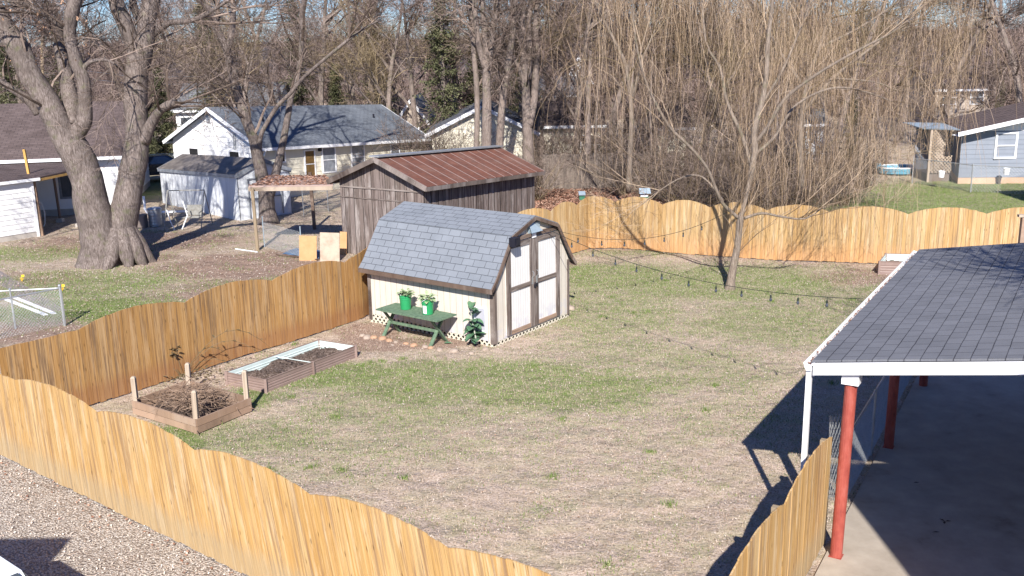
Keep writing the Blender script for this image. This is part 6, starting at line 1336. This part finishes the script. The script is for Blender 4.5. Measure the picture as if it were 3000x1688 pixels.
near = [  # px, Y, scale, proto, label
 (60, 62, 1.0, 2, 'bare tree behind the brown roof at the far left'), (250, 58, .9, 1, 'bare tree seen between the two big trunks'), (395, 66, 1.0, 0, 'bare tree right behind the right fork of the big tree'),
 (560, 78, 1.0, 1, 'bare tree behind the far white house'), (690, 62, .9, 3, 'olive twigged tree by the brown utility pole'), (800, 68, 1.05, 0, 'bare tree above the middle of the dark roof'),
 (930, 63, 1.0, 1, 'bare tree above the right half of the dark roof'), (1040, 72, 1.0, 2, 'rosy twigged tree left of the beige cottage'), (1130, 60, .85, 3, 'low olive tree beside the beige cottage'),
 (1215, 62, .9, 1, 'bare tree between the beige cottage and the tall trunks'), (1350, 64, 1.0, 2, 'bare tree just behind the pale tall trunk'), (1500, 58, .95, 0, 'grey tree between the leaning trunk and the thick trunk'),
 (1625, 62, 1.0, 1, 'bare tree behind the right end of the barn'), (1720, 70, 1.05, 2, 'bare tree above the nearer bird box'), (1830, 58, 1.0, 1, 'bare tree above the wider bird feeder'), (1950, 64, 1.0, 3, 'olive tree left of the willow stem'),
 (1590, 54, .95, 3, 'olive twigged tree just right of the barn roof end'), (1680, 52, .9, 1, 'rosy tree behind the plank fence above the nearer bird box'), (1785, 53, .95, 0, 'grey tree behind the plank fence between the two bird boxes and the willow'), (1900, 54, .9, 2, 'low rosy tree right of the wider bird feeder'), (2130, 52, .85, 3, 'olive tree just left of the small willow crown'), (2230, 54, .9, 0, 'grey tree just right of the small willow trunk'), (2450, 55, .9, 3, 'olive tree behind the strand curtain near the basin'),
 (2060, 56, .95, 2, 'bare tree directly behind the small willow trunk'), (2170, 66, 1.05, 0, 'grey tree behind the top of the small willow'), (2290, 60, 1.0, 1, 'bare tree behind the left part of the strand curtain'), (2400, 70, 1.0, 2, 'bare tree behind the middle of the strand curtain'),
 (2520, 62, .95, 0, 'grey tree left of the lattice porch'), (2640, 68, 1.05, 1, 'bare tree behind the lattice porch roof'), (2760, 64, 1.0, 0, 'spreading tree above the roof edge of the blue grey house'), (2890, 70, 1.1, 2, 'bare tree above the gable of the blue grey house'), (3010, 60, 1.1, 0, 'large limbed tree at the top right corner')]
for i, (px_, Y, s_, pi, lb) in enumerate(near): put(pi, X(px_, Y), Y, s_, i*1.7, label=lb, cat='tree', group=gw_)
rn = random.Random(77)
for k in range(14):
    Y = rn.uniform(74, 112); px_ = -60+3150*(k+rn.random())/14
    put(rn.randrange(4), X(px_, Y), Y, rn.uniform(.85, 1.15), rn.uniform(0, 6.28), label='bare tree of the second row, far behind the houses', cat='tree', group='second row of bare trees far behind the houses')
# trunk at the right edge
# far woods as one mass
fw = MB(); rn = random.Random(88)
for k in range(200):
    Y = rn.uniform(120, 330); x = rn.uniform(-.62, .62)*Y; zb = hz(x, Y) if Y > 175 else 0; H = 7.3+Y*rn.choice((.001, .004, .008, .016))-zb
    P, Q = wander((x, Y, zb), (rn.uniform(-.05, .05), 0, 1), H*.8, .2, .05, 4, rn, .05); fw.tube(P, Q, 3)
    for j in range(60):
        t = rn.uniform(.1, 1)*(len(P)-1); i = min(int(t), len(P)-2); p = P[i].lerp(P[i+1], t-i); a = rn.uniform(0, 6.28)
        p2, q2 = wander(p, (math.cos(a), math.sin(a), rn.uniform(.2, 1.4)), rn.uniform(1.5, 4), .045, .02, 3, rn, .25); fw.tube(p2, q2, 3)
        for l in range(4):
            q_ = p2[rn.randrange(1, 4)]; e = q_+Vector((rn.uniform(-1, 1), rn.uniform(-1, 1), rn.uniform(.1, 1.2))); fw.tube([q_, e], [.025, .015], 3)
for k in range(330):   # undergrowth between the trunks
    Y = rn.uniform(84, 150); x = rn.uniform(-.6, .6)*Y
    for j in range(46):
        p = Vector((x+rn.gauss(0, 1.6), Y+rn.gauss(0, 1.2), 0)); d = Vector((rn.uniform(-.7, .7), rn.uniform(-.3, .3), 1))*rn.uniform(1.2, 4.6); q_ = p+d*.55+Vector((rn.uniform(-.3, .3), 0, 0)); fw.tube([p, q_, p+d+Vector((rn.uniform(-.7, .7), 0, 0))], [.035, .028, .015], 3)
        fw.tube([q_, q_+Vector((rn.uniform(-1.2, 1.2), 0, rn.uniform(.2, 1.4)))], [.022, .012], 3)
tag(fw.build('far_woods', M['twig2']), 'distant leafless woods covering the slope behind everything', 'woods', kind='stuff')
# evergreens
def evergreen(seed, H=9, Rb=2.4, name='evergreen_tree', low=.08):
    rn = random.Random(seed); o = empty(name); tm, cm = MB(), MB(); tm.tube([(0, 0, 0), (rn.uniform(-.2, .2), 0, H)], [.2, .03], 6)
    for k in range(230):
        z = H*(low+(1-low)*rn.random()**1.1); a = rn.uniform(0, 6.28); rad = Rb*(1-z/H)**.7*rn.uniform(.45, 1.1)*(.8+.5*mnoise.noise(Vector((math.cos(a)*1.5, math.sin(a)*1.5, z*.5+seed))))
        p = Vector((0, 0, z)); e = Vector((math.cos(a)*rad, math.sin(a)*rad, z-rad*.15+rn.uniform(-.1, .3))); cm.tube([p, e], [.02, .008], 3)
        for j in range(46):
            t = rn.uniform(.25, 1.05); q_ = p.lerp(e, t)+Vector((rn.gauss(0, .14), rn.gauss(0, .14), rn.gauss(0, .1))); s_ = rn.uniform(.06, .15); b = rn.uniform(0, 6.28)
            dx = Vector((math.cos(b)*s_, math.sin(b)*s_, -s_*rn.uniform(.2, .9))); dy = Vector((-math.sin(b)*s_*.35, math.cos(b)*s_*.35, rn.uniform(-.05, .05)))
            cm.quad(q_, q_+dx*.5+dy, q_+dx, q_+dx*.5-dy)
    tm.build('trunk', M['bark'], o); cm.build('crown', M['evergreen'], o); return o
ev = [evergreen(201, 10, 2.6), evergreen(202, 7.5, 2.0)]; evu = [False, False]
for i, (px_, Y, s_, pi, lb) in enumerate(((30, 57, .75, 0, 'dark evergreen above the ridge of the left brown roof'), (190, 66, 1.0, 0, 'evergreen behind the left fork of the big tree'), (470, 62, .8, 1, 'small evergreen between the big tree and the far white house'), (420, 60, .55, 1, 'low evergreen by the dark cars'), (620, 72, 1.1, 0, 'evergreen behind the twin stemmed tree'),
    (880, 72, 1.1, 0, 'dark evergreen over the centre of the dark roof'), (985, 64, .8, 1, 'evergreen over the right half of the dark roof'), (1100, 80, 1.1, 0, 'evergreen behind the beige cottage'), (1300, 58, 1.1, 0, 'tall olive evergreen left of the tall trunks'), (1390, 66, 1.0, 1, 'evergreen behind the pale tall trunk'), (1490, 56, .45, 1, 'ivy clad bush at the foot of the leaning trunk'), (2920, 72, .7, 1, 'evergreen above the blue grey house'), (2500, 58, .4, 0, 'dark bush in the brush below the willow curtain'), (2020, 51, .3, 1, 'dark green bush beside the plank fence'), (1530, 80, 1.0, 0, 'evergreen far behind the thick trunk'))):
    if not evu[pi]: o = ev[pi]; evu[pi] = True
    else: o = copy_tree(ev[pi])
    o.location = (X(px_, Y), Y, 0); o.scale = (s_, s_, s_); o.rotation_euler.z = i; tag(o, label=lb, cat='tree', group='evergreens behind the houses')
# bare shrubs / brush
def shrub(seed, H=2.9, n=30, W=1.3):
    rn = random.Random(seed); o = empty('bare_shrub'); m_ = MB(); b_ = MB()
    for k in range(n):
        a = rn.uniform(0, 6.28); d = Vector((math.cos(a)*rn.uniform(.1, .9), math.sin(a)*rn.uniform(.1, .9), 1)); P, Q = wander((rn.gauss(0, .2), rn.gauss(0, .2), 0), d, H*rn.uniform(.6, 1.15), .016, .006, 6, rn, .16, -.02); b_.tube(P, Q, 3)
        branch_out((b_, m_), P, Q, 1, rn, dict(levels=3, n=[0, 7, 5], len=[0, .9, .5], rad=[0, .009, .006], rmin=.005, spread=(.3, 1.2), wob=.2, start=.15, up=.1))
    b_.build('stems', M['twig3'], o); m_.build('crown', M['twig'], o); return o
shp = [shrub(301), shrub(302, 3.8, 26)]; shu = [False, False]
sh_list = [(1610, 51, 1.1), (1680, 51, .9), (1765, 52, 1.1), (1820, 47, .7), (1870, 52, 1.2), (1930, 46, 1.1), (1990, 44, 1.0), (2050, 46, 1.2), (2110, 43, 1.1), (2180, 45, 1.2), (2250, 42, 1.1), (2310, 45, 1.2), (2380, 42, 1.0), (2440, 45, 1.1), (2490, 43, .9), (2540, 48, 1.0), (1570, 46, .8), (1290, 50, 1.0), (1240, 51, 1.2), (1340, 50, .9), (2150, 40, .9), (2290, 38, .8), (2400, 37.5, .7), (2020, 40, .8)]
for i, (px_, Y, s_) in enumerate(sh_list):
    pi = i % 2
    if not shu[pi]: o = shp[pi]; shu[pi] = True
    else: o = copy_tree(shp[pi])
    o.location = (X(px_, Y), Y, 0); o.scale = (s_*1.15, s_*1.15, s_); o.rotation_euler.z = i*2.1
    lbl = 'tangled leafless shrub in the brush thicket beyond the far fence' if px_ > 1560 else 'leafless shrub in front of the pale gabled house'
    tag(o, label=lbl, cat='shrub', group='brush thicket beyond the far fence' if px_ > 1560 else 'shrubs before the pale gabled house')
# slim trunks in the thicket
for i, (px_, py_, tp_x, tp_y, w_, lb) in enumerate(((1712, 546, 1722, 330, 22, 'pale trunk rising left of the bird feeder, in front of the plank fence'), (1733, 545, 1745, 400, 9, 'thin pale stem beside the pale trunk at the plank fence'), (1840, 540, 1850, 300, 13, 'grey trunk above the wider bird feeder'), (1900, 545, 1905, 320, 8, 'dark slim trunk right of the bird feeder'), (2262, 600, 2275, 400, 10, 'white based slim trunk just beyond the far fence'), (2600, 480, 2570, 330, 9, 'curved tan stem beside the turquoise basin'))):
    P0 = G(px_, py_); e = A(tp_x, tp_y, P0.y+.5); e2 = A(tp_x+8, tp_y-180, P0.y+1); r0 = w_*P0.y/F_PX/2
    make_tree('slim_tree', P0, [([P0, P0.lerp(e, .5)+Vector((.08, 0, 0)), e, e2], [r0*1.2, r0, r0*.7, r0*.3])], dict(levels=3, n=[9, 6, 4], len=[1.6, .9, .5], rad=[.018, .01, .007], rmin=.005, spread=(.4, 1.1), wob=.17, start=.3, up=.1), 400+i, M['bark2'], M['twig2'], label=lb, cat='tree', group='slim trunks in the brush thicket')
# bare tree behind the camera whose crown shades the carport roof
put(2, 11.3, 9.0, 1.1, 2.2, label='bare tree right of the carport, outside the picture', cat='tree')
